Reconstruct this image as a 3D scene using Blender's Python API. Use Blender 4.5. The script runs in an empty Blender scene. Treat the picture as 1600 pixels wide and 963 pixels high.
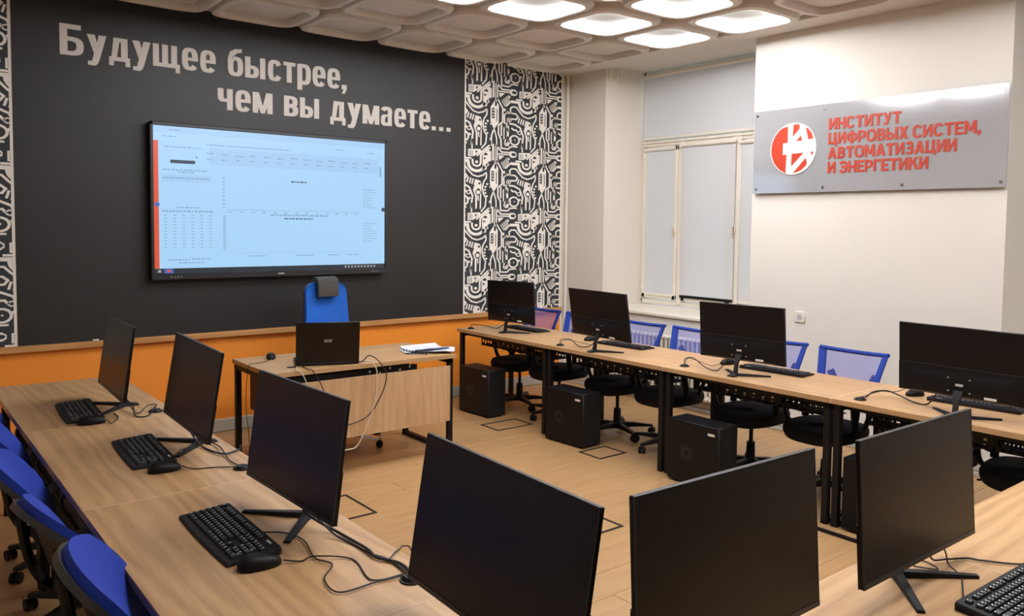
import bpy, bmesh, math, random
from math import sin, cos, pi, radians as R
from mathutils import Vector, Matrix, Euler

S = bpy.context.scene
COL = S.collection
random.seed(7)

# ---------------------------------------------------------------- camera
yaw, pitch, roll = 0.6859, -0.0549, 0.0119
FPX, CX, CY, H = 1265.2, 826.4, 421.6, 1.60
fw = Vector((sin(yaw)*cos(pitch), cos(yaw)*cos(pitch), sin(pitch)))
rt0 = Vector((cos(yaw), -sin(yaw), 0)); up0 = rt0.cross(fw)
rt = rt0*cos(roll) + up0*sin(roll); up = -rt0*sin(roll) + up0*cos(roll)
cam = bpy.data.cameras.new('camera'); camo = bpy.data.objects.new('camera', cam); COL.objects.link(camo)
m = Matrix((rt, up, -fw)).transposed().to_4x4(); m.translation = (0, 0, H)
camo.matrix_world = m
cam.sensor_width = 36; cam.lens = FPX*36/1600
cam.shift_x = -(CX-800)/1600; cam.shift_y = (CY-481.5)/1600
cam.clip_start = 0.05; cam.clip_end = 60
S.camera = camo
# ---------------------------------------------------------------- world and exposure
w = bpy.data.worlds.new('world'); S.world = w; w.use_nodes = True
w.node_tree.nodes['Background'].inputs[0].default_value = (0.72, 0.84, 1.0, 1)
w.node_tree.nodes['Background'].inputs[1].default_value = 0.9
S.view_settings.view_transform = 'Standard'; S.view_settings.look = 'None'
S.view_settings.gamma = 1; S.view_settings.use_curve_mapping = False
S.view_settings.exposure = 0.32
LIT_RING, LIT_PANEL = 34.0, .34          # brightness of the coffer lights
S.cycles.max_bounces = 8; S.cycles.diffuse_bounces = 5; S.cycles.transparent_max_bounces = 8
S.cycles.sample_clamp_indirect = 6

# ---------------------------------------------------------------- materials
def lin(c):
    return tuple(((v/255)/12.92 if v/255 <= .04045 else ((v/255+.055)/1.055)**2.4) for v in c) + (1,)
MT = {}
def mat(name, c, rough=.5, metal=0, noise=0, nscale=40, bump=0, bscale=200, emit=0, spec=.5, alpha=1, stretch=None, coat=0):
    if name in MT: return MT[name]
    m = bpy.data.materials.new(name); m.use_nodes = True; nt = m.node_tree; b = nt.nodes['Principled BSDF']
    b.inputs['Base Color'].default_value = lin(c); b.inputs['Roughness'].default_value = rough
    b.inputs['Metallic'].default_value = metal; b.inputs['Specular IOR Level'].default_value = spec
    b.inputs['Coat Weight'].default_value = coat
    if alpha < 1: b.inputs['Alpha'].default_value = alpha
    if emit and name.startswith('display'): b.inputs['Base Color'].default_value = (.01, .01, .01, 1)
    if emit: b.inputs['Emission Color'].default_value = lin(c); b.inputs['Emission Strength'].default_value = emit
    if noise or bump:
        tc = nt.nodes.new('ShaderNodeTexCoord'); mp = nt.nodes.new('ShaderNodeMapping')
        nt.links.new(tc.outputs['Object'], mp.inputs[0])
        if stretch: mp.inputs['Scale'].default_value = stretch
    if noise:
        n = nt.nodes.new('ShaderNodeTexNoise'); n.inputs['Scale'].default_value = nscale; n.inputs['Detail'].default_value = 5
        nt.links.new(mp.outputs[0], n.inputs['Vector'])
        r = nt.nodes.new('ShaderNodeMapRange'); r.inputs[1].default_value = .25; r.inputs[2].default_value = .75
        r.inputs[3].default_value = 1-noise; r.inputs[4].default_value = 1+noise
        nt.links.new(n.outputs['Fac'], r.inputs[0])
        hs = nt.nodes.new('ShaderNodeHueSaturation'); hs.inputs['Color'].default_value = lin(c)
        nt.links.new(r.outputs[0], hs.inputs['Value']); nt.links.new(hs.outputs[0], b.inputs['Base Color'])
    if bump:
        n = nt.nodes.new('ShaderNodeTexNoise'); n.inputs['Scale'].default_value = bscale; n.inputs['Detail'].default_value = 4
        nt.links.new(mp.outputs[0], n.inputs['Vector'])
        bp = nt.nodes.new('ShaderNodeBump'); bp.inputs['Strength'].default_value = bump; bp.inputs['Distance'].default_value = .002
        nt.links.new(n.outputs['Fac'], bp.inputs['Height']); nt.links.new(bp.outputs[0], b.inputs['Normal'])
    MT[name] = m; return m
def wood(name, dark, mid, light, rough=.45, along='X', fine=1.0, rings=.5, sc=1.0):
    """wood with a straight fine grain and broad cathedral figure running along one axis"""
    if name in MT: return MT[name]
    m = bpy.data.materials.new(name); m.use_nodes = True; nt = m.node_tree; b = nt.nodes['Principled BSDF']
    N = nt.nodes.new; L = nt.links.new
    tc = N('ShaderNodeTexCoord'); oi = N('ShaderNodeObjectInfo')
    sx = N('ShaderNodeVectorMath'); sx.operation = 'SCALE'; L(oi.outputs['Location'], sx.inputs[0]); sx.inputs['Scale'].default_value = 3.71
    ad = N('ShaderNodeVectorMath'); L(tc.outputs['Object'], ad.inputs[0]); L(sx.outputs[0], ad.inputs[1])
    def mp(s):
        q = N('ShaderNodeMapping'); L(ad.outputs[0], q.inputs[0])
        q.inputs['Scale'].default_value = s if along == 'X' else ((s[1], s[0], s[2]) if along == 'Y' else (s[1], s[2], s[0])); return q
    a = N('ShaderNodeTexNoise'); a.inputs['Scale'].default_value = 1; a.inputs['Detail'].default_value = 8; a.inputs['Roughness'].default_value = .6
    L(mp((4*sc, 90*sc, 90*sc)).outputs[0], a.inputs['Vector'])
    c = N('ShaderNodeTexWave'); c.wave_type = 'BANDS'; c.bands_direction = 'Y' if along == 'X' else 'X'
    c.inputs['Scale'].default_value = 1.1*sc; c.inputs['Distortion'].default_value = 16; c.inputs['Detail'].default_value = 3; c.inputs['Detail Scale'].default_value = .7
    L(mp((.9, 5, 5)).outputs[0], c.inputs['Vector'])
    d = N('ShaderNodeTexNoise'); d.inputs['Scale'].default_value = 1.4; d.inputs['Detail'].default_value = 2; L(mp((.8, 3, 3)).outputs[0], d.inputs['Vector'])
    m1 = N('ShaderNodeMix'); m1.data_type = 'FLOAT'; m1.inputs[0].default_value = rings; L(a.outputs['Fac'], m1.inputs[2]); L(c.outputs['Fac'], m1.inputs[3])
    m2 = N('ShaderNodeMix'); m2.data_type = 'FLOAT'; m2.inputs[0].default_value = .3; L(m1.outputs[0], m2.inputs[2]); L(d.outputs['Fac'], m2.inputs[3])
    cr = N('ShaderNodeValToRGB'); L(m2.outputs[0], cr.inputs[0]); e = cr.color_ramp.elements
    e[0].position = .22; e[0].color = lin(dark); e[1].position = .82; e[1].color = lin(light)
    k = e.new(.5); k.color = lin(mid)
    L(cr.outputs[0], b.inputs['Base Color']); b.inputs['Roughness'].default_value = rough
    bp = N('ShaderNodeBump'); bp.inputs['Strength'].default_value = .08; bp.inputs['Distance'].default_value = .001
    L(a.outputs['Fac'], bp.inputs['Height']); L(bp.outputs[0], b.inputs['Normal'])
    MT[name] = m; return m

DESK = wood('desk_oak', (160, 124, 84), (188, 149, 103), (206, 170, 124), .42, rings=.30)
DESKE = wood('desk_edge_oak', (160, 124, 84), (182, 145, 102), (196, 160, 118), .5, rings=.1)
PANELW = wood('modesty_panel_oak', (168, 134, 96), (196, 160, 118), (214, 180, 138), .5, along='Z', rings=.12, sc=.8)
DARKW = wood('dark_brown_board', (62, 32, 20), (78, 42, 26), (92, 52, 34), .5, rings=.2)
FLOORW = wood('floor_laminate', (158, 122, 80), (178, 141, 96), (190, 155, 110), .36, rings=.12, sc=.7)
RAILW = wood('rail_pine', (170, 118, 66), (196, 142, 84), (214, 164, 106), .5, rings=.3)
CREAM = mat('wall_cream', (228, 223, 213), .7, noise=.012, nscale=3, bump=.05, bscale=90)
CREAMD = mat('wall_cream_side', (226, 219, 206), .75, bump=.05, bscale=90)
WHITEP = mat('paint_white_gloss', (234, 227, 212), .35, noise=.02, nscale=6)
ORANGE = mat('wall_orange', (242, 148, 46), .55, noise=.03, nscale=2.5, bump=.05)
BLACKW = mat('wall_black', (34, 33, 32), .5, noise=.08, nscale=1.3, bump=.12, bscale=120)
CEIL = mat('ceiling_plaster', (212, 205, 196), .8, noise=.015, nscale=5)
CEILR = mat('coffer_rim_plaster', (214, 207, 198), .6)
SKIRT = mat('skirting_grey', (186, 182, 170), .5)
BLACKM = mat('black_metal', (15, 14, 15), .5, spec=.3)
BPL = mat('black_plastic', (14, 12, 13), .5, spec=.25, bump=.1, bscale=600)
BPL2 = mat('black_plastic_textured', (22, 21, 23), .62, spec=.35, bump=.3, bscale=900)
SCREEN = mat('matte_dark_screen', (13, 14, 17), .34, spec=.28)
BEZ = mat('bezel_grey_black', (40, 40, 43), .4)
BACKP = mat('monitor_back', (15, 12, 12), .4, spec=.3, bump=.08, bscale=500)
KEYM = mat('key_plastic', (28, 28, 31), .45, spec=.5)
KEYL = mat('key_legend', (235, 235, 230), .6)
GREYP = mat('light_grey_mark', (188, 188, 188), .4)
LBL = mat('white_label', (226, 224, 218), .5)
CHROME = mat('chrome', (190, 188, 184), .18, metal=1)
BLUEF = mat('blue_frame_fabric', (20, 56, 150), .8, noise=.05, nscale=60)
BLUEM = mat('blue_mesh', (88, 104, 196), .9, alpha=.47)
BLUEU = mat('blue_upholstery', (12, 50, 158), .85, noise=.12, nscale=14, bump=.3, bscale=700)
BLUET = mat('bright_blue_upholstery', (14, 92, 190), .8, noise=.05, nscale=10, bump=.2, bscale=500)
SEATF = mat('black_seat_fabric', (16, 15, 19), .95, bump=.3, bscale=600)
GREYPAD = mat('charcoal_headrest_leather', (66, 63, 59), .5, bump=.2, bscale=300)
SHELL = mat('dark_grey_shell', (52, 47, 43), .5)
SILVER = mat('brushed_silver_panel', (190, 190, 192), .1, metal=.4)
REDT = mat('sign_orange_red', (182, 50, 12), .5)
WHITET = mat('sign_white', (232, 228, 220), .5)
LETW = mat('headline_white', (214, 209, 200), .7)
PATW = mat('wallpaper_white', (242, 238, 228), .75)
PATD = mat('wallpaper_dark', (50, 54, 58), .75)
def blindmat():
    m = bpy.data.materials.new('blind_fabric'); m.use_nodes = True; nt = m.node_tree; nt.nodes.remove(nt.nodes['Principled BSDF'])
    d = nt.nodes.new('ShaderNodeBsdfDiffuse'); t = nt.nodes.new('ShaderNodeBsdfTranslucent'); x = nt.nodes.new('ShaderNodeMixShader')
    d.inputs[0].default_value = lin((236, 236, 235)); t.inputs[0].default_value = lin((225, 226, 228)); x.inputs[0].default_value = .3
    nt.links.new(d.outputs[0], x.inputs[1]); nt.links.new(t.outputs[0], x.inputs[2]); nt.links.new(x.outputs[0], nt.nodes['Material Output'].inputs[0]); return m
BLIND = blindmat()
CORD = mat('black_cord', (20, 18, 17), .5)
CORDW = mat('cream_cord', (214, 200, 172), .5)
def glassmat():
    m = bpy.data.materials.new('window_glass'); m.use_nodes = True; nt = m.node_tree; nt.nodes.remove(nt.nodes['Principled BSDF'])
    d = nt.nodes.new('ShaderNodeBsdfTransparent'); t = nt.nodes.new('ShaderNodeBsdfGlossy'); x = nt.nodes.new('ShaderNodeMixShader')
    d.inputs[0].default_value = (.9, .95, .94, 1); t.inputs['Roughness'].default_value = .02; x.inputs[0].default_value = .08
    nt.links.new(d.outputs[0], x.inputs[1]); nt.links.new(t.outputs[0], x.inputs[2]); nt.links.new(x.outputs[0], nt.nodes['Material Output'].inputs[0]); return m
GLASS = glassmat()
PAPER = mat('paper', (206, 210, 222), .8)
PAPERD = mat('paper_print', (80, 84, 100), .8)
RADI = mat('radiator_white', (216, 210, 196), .4)
LITR = mat('lamp_ring', (252, 251, 255), .5, emit=LIT_RING)
LITP = mat('lamp_panel', (150, 147, 140), .5, emit=LIT_PANEL)
SCB = mat('display_light_blue', (172, 216, 252), .3, emit=0.76)
SCO = mat('display_orange', (232, 92, 60), .3, emit=0.7)
SCD = mat('display_taskbar', (52, 62, 72), .3, emit=0.5)
SCT = mat('display_grey_text', (126, 156, 190), .3, emit=0.72)
SCT2 = mat('display_pale_panel', (166, 208, 246), .3, emit=0.75)
SCN = mat('display_dark_text', (60, 72, 96), .3, emit=0.6)
SCI = mat('display_icon_blue', (60, 110, 200), .3, emit=0.7)

# ---------------------------------------------------------------- mesh helpers
class MB:
    def __init__(s): s.v = []; s.f = []; s.m = []; s.sm = []
    def add(s, vs, fs, mi=0, smooth=False, M=None):
        o = len(s.v)
        for p in vs:
            p = Vector(p)
            s.v.append(M @ p if M is not None else p)
        for f in fs: s.f.append([i+o for i in f]); s.m.append(mi); s.sm.append(smooth)
        return s
    def box(s, x0, x1, y0, y1, z0, z1, b=0, mi=0, M=None):
        if b <= 0:
            vs = [(x, y, z) for z in (z0, z1) for y in (y0, y1) for x in (x0, x1)]
            fs = [(0, 2, 3, 1), (4, 5, 7, 6), (0, 1, 5, 4), (2, 6, 7, 3), (0, 4, 6, 2), (1, 3, 7, 5)]
            return s.add(vs, fs, mi, False, M)
        b = min(b, (x1-x0)/2.01, (y1-y0)/2.01, (z1-z0)/2.01)
        rings = []
        for z, i in ((z0, b), (z0+b, 0), (z1-b, 0), (z1, b)):
            ring = [(x0+i+b*(i == 0), y0+i), (x1-i-b*(i == 0), y0+i), (x1-i, y0+i+b*(i == 0)), (x1-i, y1-i-b*(i == 0)),
                    (x1-i-b*(i == 0), y1-i), (x0+i+b*(i == 0), y1-i), (x0+i, y1-i-b*(i == 0)), (x0+i, y0+i+b*(i == 0))]
            if i: ring = [(x0+b, y0+b), (x1-b, y0+b), (x1-b, y0+b), (x1-b, y1-b), (x1-b, y1-b), (x0+b, y1-b), (x0+b, y1-b), (x0+b, y0+b)]
            rings.append([(x, y, z) for x, y in ring])
        return s.loft(rings, mi=mi, M=M, smooth=False)
    def loft(s, rings, cap=True, closed=True, mi=0, smooth=True, M=None):
        n = len(rings[0]); vs = [p for r in rings for p in r]; fs = []
        for k in range(len(rings)-1):
            for i in range(n if closed else n-1):
                j = (i+1) % n; fs.append((k*n+i, k*n+j, (k+1)*n+j, (k+1)*n+i))
        s.add(vs, fs, mi, smooth, M)
        if cap:
            o = len(s.v)-len(vs)
            s.f.append([o+i for i in reversed(range(n))]); s.m.append(mi); s.sm.append(False)
            s.f.append([o+(len(rings)-1)*n+i for i in range(n)]); s.m.append(mi); s.sm.append(False)
        return s
    def tube(s, pts, r, n=8, mi=0, sub=0, M=None, flat=None):
        pts = [Vector(p) for p in pts]
        if sub: pts = smoothpath(pts, sub)
        rs = r if isinstance(r, (list, tuple)) else [r]*len(pts)
        if len(rs) != len(pts): rs = [rs[0]+(rs[-1]-rs[0])*i/(len(pts)-1) for i in range(len(pts))]
        rings = []; u = None
        for i, p in enumerate(pts):
            t = (pts[min(i+1, len(pts)-1)]-pts[max(i-1, 0)]).normalized()
            if u is None:
                u = t.cross(Vector((0, 0, 1)))
                if u.length < 1e-3: u = t.cross(Vector((0, 1, 0)))
                u.normalize()
            u = (u-t*u.dot(t)).normalized(); v = t.cross(u)
            k = flat or (1, 1)
            rings.append([p+u*cos(a)*rs[i]*k[0]+v*sin(a)*rs[i]*k[1] for a in [2*pi*j/n for j in range(n)]])
        return s.loft(rings, mi=mi, M=M)
    def cyl(s, c, r, z0, z1, n=20, mi=0, M=None, r2=None):
        return s.loft([[(c[0]+rr*cos(2*pi*i/n), c[1]+rr*sin(2*pi*i/n), z) for i in range(n)] for z, rr in ((z0, r), (z1, r2 if r2 is not None else r))], mi=mi, M=M)
    def lathe(s, prof, n=20, mi=0, M=None, sx=1, sy=1):
        return s.loft([[(r*sx*cos(2*pi*i/n), r*sy*sin(2*pi*i/n), z) for i in range(n)] for r, z in prof], mi=mi, M=M)
    def bar(s, a, b, w, t, mi=0, M=None, upv=(0, 0, 1)):
        a = Vector(a); b = Vector(b); d = (b-a).normalized(); u = Vector(upv); q = d.cross(u)
        if q.length < 1e-3: q = d.cross(Vector((0, 1, 0)))
        q.normalize(); u = q.cross(d)
        rings = [[p+q*x*w/2+u*y*t/2 for x, y in ((-1, -1), (1, -1), (1, 1), (-1, 1))] for p in (a, b)]
        return s.loft(rings, mi=mi, M=M, smooth=False)
    def grid(s, fn, nu, nv, mi=0, smooth=True, M=None, thick=None):
        P = [[Vector(fn(i/nu, j/nv)) for i in range(nu+1)] for j in range(nv+1)]
        vs = [p for r in P for p in r]; fs = [(j*(nu+1)+i, j*(nu+1)+i+1, (j+1)*(nu+1)+i+1, (j+1)*(nu+1)+i) for j in range(nv) for i in range(nu)]
        return s.add(vs, fs, mi, smooth, M)
    def mesh(s, name, mats):
        me = bpy.data.meshes.new(name); me.from_pydata([tuple(p) for p in s.v], [], s.f)
        for q in (mats if isinstance(mats, (list, tuple)) else [mats]): me.materials.append(q)
        me.polygons.foreach_set('material_index', s.m); me.polygons.foreach_set('use_smooth', s.sm)
        bm = bmesh.new(); bm.from_mesh(me); bmesh.ops.remove_doubles(bm, verts=bm.verts, dist=1e-5)
        bmesh.ops.recalc_face_normals(bm, faces=bm.faces)
        bm.to_mesh(me); bm.free(); me.update()
        try: me.set_sharp_from_angle(angle=R(38))
        except Exception: pass
        return me
    def build(s, name, mats, parent=None, loc=None, rot=None, mods=()):
        o = bpy.data.objects.new(name, s.mesh(name, mats)); COL.objects.link(o)
        if parent: o.parent = parent
        if loc: o.location = loc
        if rot: o.rotation_euler = rot
        return o
def smoothpath(p, n):
    out = []
    for i in range(len(p)-1):
        a = p[max(i-1, 0)]; b = p[i]; c = p[i+1]; d = p[min(i+2, len(p)-1)]
        for k in range(n):
            t = k/n; out.append(.5*((2*b)+(c-a)*t+(2*a-5*b+4*c-d)*t*t+(3*b-a-3*c+d)*t**3))
    out.append(p[-1]); return out
def tag(o, label=None, cat=None, group=None, kind=None):
    if label: o['label'] = label
    if cat: o['category'] = cat
    if group: o['group'] = group
    if kind: o['kind'] = kind
    return o
def thing(name, label, cat, loc=(0, 0, 0), rz=0, group=None):
    o = bpy.data.objects.new(name, None); COL.objects.link(o); o.empty_display_size = .1
    o.location = loc; o.rotation_euler = (0, 0, rz); return tag(o, label, cat, group)
def copytree(o, parent=None):
    c = o.copy(); COL.objects.link(c)
    if parent is not None: c.parent = parent
    for ch in list(o.children): copytree(ch, c)
    return c
def struct(o, label=None): return tag(o, label, kind='structure')
def slab(name, x0, x1, y0, y1, z0, z1, m, label=None, parent=None, b=0):
    o = MB().box(x0, x1, y0, y1, z0, z1, b).build(name, m, parent)
    return struct(o, label) if parent is None else o
def rrect(hx, hy, r, n=6, cx=0, cy=0, z=0):
    out = []
    for qx, qy, a0 in ((1, 1, 0), (-1, 1, pi/2), (-1, -1, pi), (1, -1, 3*pi/2)):
        for k in range(n+1):
            a = a0+pi/2*k/n; out.append((cx+qx*(hx-r)+r*cos(a), cy+qy*(hy-r)+r*sin(a), z))
    return out

# ---------------------------------------------------------------- room dimensions
D = 6.204; W = 5.5725; WR = 6.118; ZC = 3.145; XL = -1.9; YB = -2.6
RT, RB = .768, .725
YN0, YN1 = 3.96, 5.666        # window niche
# floor: real planks on a sub-floor
fl = slab('floor', XL, W+.02, YB, D+.02, -.08, -.012, mat('plank_joint', (96, 72, 48), .8), 'light oak laminate floor of straight planks')
PW, PL = .193, 1.25
pm = MB().box(0, PL-.0022, 0, PW-.0018, -.012, 0, .0012).mesh('floor_plank', FLOORW)
j = 0; y = YB
while y < D-.001:
    x = XL-((j*7) % 10)/10*PL
    wdt = min(PW, D-y)
    while x < W:
        x0 = max(x, XL); x1 = min(x+PL, W)
        if x1-x0 > .03 and not (x1 < -.2 and y < 1.0):
            p = bpy.data.objects.new('floor_plank', pm); COL.objects.link(p); p.parent = fl
            p.location = (x0, y, 0); p.scale = ((x1-x0)/PL, wdt/PW, 1)
        x += PL
    j += 1; y += PW
slab('wall_front', XL-.2, WR+.2, D, D+.2, -.08, ZC+.2, CREAMD, 'front wall behind the big display')
slab('wall_left', XL-.2, XL, YB-.2, D, -.08, ZC+.2, CREAM, 'left side wall')
slab('wall_back', XL-.2, WR+.2, YB-.2, YB, -.08, ZC+.2, mat('wall_grey_back', (100, 102, 108), .7), 'back wall')
# right wall: short pier, niche, long pier, second niche
slab('wall_right', W, W+.75, YN1, D, -.08, ZC+.2, CREAMD, 'narrow strip of cream wall between corner and window niche')
slab('wall_right', W, W+.75, 2.059, YN0, -.08, ZC+.2, CREAM, 'cream wall pier carrying the silver sign')
slab('wall_right', W, W+.75, YB-.2, .30, -.08, ZC+.2, CREAM, 'cream wall at the near end of the right side')
slab('wall_right', W, WR+.2, YN0, YN1, -.08, .775, CREAM, 'wall under the window sill')
slab('wall_right', W, WR+.2, .30, 2.059, -.08, .775, CREAM, 'wall under the near window sill')
slab('ceiling', XL-.2, WR+.3, YB-.2, D+.2, ZC, ZC+.2, CEIL, 'beige ceiling carrying rounded square coffers')
CE = bpy.data.objects['ceiling']
# painted areas of the front wall
slab('trim_1', .75, 4.282, D-.012, D, RT, ZC, BLACKW, 'large black painted panel behind the display')
slab('trim_2', XL, 5.486, D-.006, D, .0, RB, ORANGE, 'orange painted band under the wooden rail')
slab('trim_3', XL, 5.486, D-.05, D, RB, RT, RAILW, 'narrow wooden rail under the black panel', b=.006)
slab('baseboard_front', XL, 5.5, D-.022, D, 0, .098, SKIRT, 'grey skirting board along the front wall', b=.006)
o = MB()
for a, b_ in ((.0, .032), (.036, .078), (.082, .1)): o.box(W-.024+(.006 if a else 0), W, YB, D, a, b_, .004)
struct(o.build('baseboard_right', SKIRT), 'grey plastic skirting board along the right wall')
slab('baseboard_left', XL, XL+.02, YB, D, 0, .098, SKIRT, 'skirting board along the left wall')
tag(MB().tube([(5.538, D-.03, 0), (5.538, D-.03, ZC)], .017, 12).build('heating_pipe', WHITEP), 'thin cream pipe running up the far corner by the patterned wallpaper', 'pipe')

# ---------------------------------------------------------------- circuit wallpaper (flat print)
def stroke(mb, pts, w_, z, mi=0, close=False):
    pts = [Vector((p[0], p[1], 0)) for p in pts]; n = len(pts)
    nrm = []
    for i in range(n):
        a = pts[i-1] if (i > 0 or close) else pts[i]; c = pts[(i+1) % n] if (i < n-1 or close) else pts[i]
        d1 = (pts[i]-a); d2 = (c-pts[i])
        if d1.length < 1e-9: d1 = d2
        if d2.length < 1e-9: d2 = d1
        n1 = Vector((-d1.y, d1.x, 0)).normalized(); n2 = Vector((-d2.y, d2.x, 0)).normalized()
        k = (n1+n2); k = k.normalized() if k.length > .1 else n1
        nrm.append(k/max(k.dot(n1), .5)*w_/2)
    vs = []
    for p, q in zip(pts, nrm): vs += [(p.x+q.x, p.y+q.y, z), (p.x-q.x, p.y-q.y, z)]
    fs = [(2*i, 2*i+1, 2*i+3, 2*i+2) for i in range(n-1)]
    if close: fs.append((2*n-2, 2*n-1, 1, 0))
    mb.add(vs, fs, mi)
def disc(mb, c, r, z, mi=0, ry=None, n=12):
    mb.add([(c[0]+r*cos(2*pi*i/n), c[1]+(ry or r)*sin(2*pi*i/n), z) for i in range(n)], [tuple(range(n))], mi)
def arcp(c, r, a0, a1, n=10): return [(c[0]+r*cos(R(a0+(a1-a0)*i/n)), c[1]+r*sin(R(a0+(a1-a0)*i/n))) for i in range(n+1)]
def circuit_tile():
    t = MB(); A, B, C_ = .0004, .0008, .0012
    def W_(pts, w=16, c=False): stroke(t, pts, w*1.18 if 10 < w < 20 else w, A, 0, c)
    def P(pts, mi=0, z=A): t.add([(x, y, z) for x, y in pts], [tuple(range(len(pts)))], mi)
    # spine and pod
    W_([(10, 100), (10, 330)], 26); W_([(10, 300), (80, 420), (80, 590), (30, 630), (30, 740), (60, 800), (65, 912), (150, 916), (190, 880), (270, 880)], 15)
    P([(600, 330), (645, 390), (645, 600), (590, 690), (545, 600), (545, 420)]); P([(600, 130), (620, 130), (620, 400), (600, 400)])
    W_([(590, 680), (560, 760), (555, 895)], 15); W_([(590, 680), (620, 790), (625, 895)], 13)
    W_([(577, 440), (577, 545)], 34); stroke(t, [(577, 430), (577, 555)], 30, B, 1)
    for yy in (455, 492, 528): disc(t, (577, yy), 9, C_, 0)
    stroke(t, [(622, 440), (622, 590)], 9, B, 1); W_([(580, 100), (580, 300)], 17); W_([(555, 190), (555, 315)], 9)
    W_([(545, 30), (545, 110), (385, 262)], 15); W_([(545, 120), (545, 60)], 20)
    # hook
    W_([(337, 300)]+arcp((385, 335), 48, 180, 0, 12)+[(433, 250), (520, 165), (545, 150)], 22)
    disc(t, (385, 333), 18, A)
    W_([(180, 325), (285, 325)]+arcp((385, 345), 97, 170, 20, 12), 34)
    P([(455, 300), (455, 250), (530, 175), (548, 200), (548, 305), (520, 330), (500, 420), (455, 425)]); P([(468, 268), (500, 283), (470, 302)], 1, B); disc(t, (492, 232), 24, B, 1, 15); disc(t, (475, 392), 9, B, 1)
    W_([(120, 390), (180, 325)], 15)
    W_([(178, 480), (175, 412), (200, 388), (250, 388), (290, 440), (340, 492), (400, 510), (460, 490), (505, 452)], 15)
    W_([(120, 470), (240, 470), (272, 502), (250, 538), (185, 538)], 15)
    for x in (290, 320, 347, 376): W_([(x, 515+(x-290)*.35), (x-16, 582+(x-290)*.35)], 14)
    P([(385, 545), (430, 560), (445, 600), (440, 900), (425, 900), (428, 660), (400, 650), (375, 690), (395, 750), (392, 900), (372, 900), (372, 750), (345, 670)])
    disc(t, (405, 700), 34, B, 1); disc(t, (405, 700), 23, C_, 0); stroke(t, [(405, 735), (410, 800)], 24, B, 1); stroke(t, [(405, 735), (410, 800)], 12, C_, 0)
    disc(t, (420, 592), 14, B, 1)
    W_([(165, 600), (230, 603), (300, 640), (340, 740), (322, 900)], 17)
    W_([(190, 650), (215, 672), (250, 672), (272, 705)], 16); disc(t, (293, 702), 27, A); disc(t, (293, 702), 15, B, 1); disc(t, (302, 775), 15, A)
    W_([(110, 872), (185, 800)]+arcp((230, 800), 58, 150, -150, 12)+[(150, 870), (110, 872)], 16); disc(t, (235, 797), 8, A)
    for x, yy in ((512, 595), (492, 630), (486, 668), (490, 705), (508, 742)): disc(t, (x, yy), 13, A)
    W_([(505, 470), (500, 520), (470, 570), (456, 640), (470, 720), (500, 772), (490, 870), (440, 935)], 14)
    disc(t, (512, 360), 19, A); disc(t, (548, 628), 9, A)
    P([(285, 185), (350, 180), (430, 175), (440, 200), (350, 268), (285, 272)])
    for x in (302, 318, 335): stroke(t, [(x, 195), (x, 262)], 6, B, 1)
    P([(368, 200), (400, 200), (372, 232)], 1, B); P([(245, 282), (325, 282), (325, 302), (245, 302)])
    P([(165, 190), (185, 172), (232, 172), (258, 195), (258, 228), (232, 250), (185, 250), (165, 225)]); disc(t, (220, 210), 30, B, 1, 20)
    W_([(15, 125), (70, 190), (170, 190)], 15); W_([(15, 216), (170, 216)], 13); P([(32, 235), (105, 235), (45, 292)])
    for k in range(5): W_([(68+k*18, 320-k*16), (108+k*13, 392-k*16)], 10)
    disc(t, (152, 272), 20, A); disc(t, (100, 438), 18, A); W_([(100, 500), (150, 452)], 14)
    disc(t, (160, 556), 30, A); disc(t, (160, 556), 22, B, 1); disc(t, (160, 556), 12, C_, 0); W_([(100, 490), (105, 610)], 14); W_([(130, 590), (130, 640), (150, 700)], 14)
    W_([(65, 620), (65, 760)], 15); W_([(98, 650), (98, 800)], 11); W_([(145, 630), (145, 790)], 26); disc(t, (145, 775), 18, A)
    W_([(118, 800), (105, 860)], 12); W_([(330, 60), (330, 175)], 14); W_([(60, 110), (150, 110), (190, 90), (270, 90), (290, 180)], 0.1)
    return t
TILE = circuit_tile()
def wallpaper(x0, x1, xoff, zoff, label):
    T = .598; k = T/613.0; z0, z1 = RT, ZC
    root = MB().box(x0, x1, D-.008, D, z0, z1).build('trim_7' if x0 > 1 else 'trim_8', PATD); struct(root, label)
    mb = MB(); nx = int((x1-x0)/T)+3; nz = 6
    M0 = Matrix(((1, 0, 0, 0), (0, 0, -1, 0), (0, 1, 0, 0), (0, 0, 0, 1)))
    for i in range(-2, nx):
        for jj in range(-1, nz):
            M = Matrix.Translation((x0+xoff+i*T, D-.0085, zoff+jj*.592)) @ M0 @ Matrix.Diagonal((k, -k*.79, 1, 1)) @ Matrix.Translation((-20, -895, 0))
            mb.add(TILE.v, TILE.f, 0, False, M)
            mb.m[-len(TILE.m):] = TILE.m
    mb.box(x0, x0+.016, D-.0102, D-.0095, z0, z1); mb.box(x1-.018, x1, D-.0102, D-.0095, z0, z1)
    me = bpy.data.meshes.new('circuit_print'); me.from_pydata([tuple(p) for p in mb.v], [], mb.f)
    me.materials.append(PATW); me.materials.append(PATD); me.polygons.foreach_set('material_index', mb.m)
    bm = bmesh.new(); bm.from_mesh(me)
    for co, no in (((x0, 0, 0), (-1, 0, 0)), ((x1, 0, 0), (1, 0, 0)), ((0, 0, z0), (0, 0, -1)), ((0, 0, z1), (0, 0, 1))):
        bmesh.ops.bisect_plane(bm, geom=bm.verts[:]+bm.edges[:]+bm.faces[:], plane_co=co, plane_no=no, clear_outer=True)
    bm.to_mesh(me); bm.free()
    p = bpy.data.objects.new('circuit_print', me); COL.objects.link(p); p.parent = root
wallpaper(4.282, 5.486, .385, 1.16-.592, 'black and white circuit-pattern wallpaper to the right of the black panel')
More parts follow.
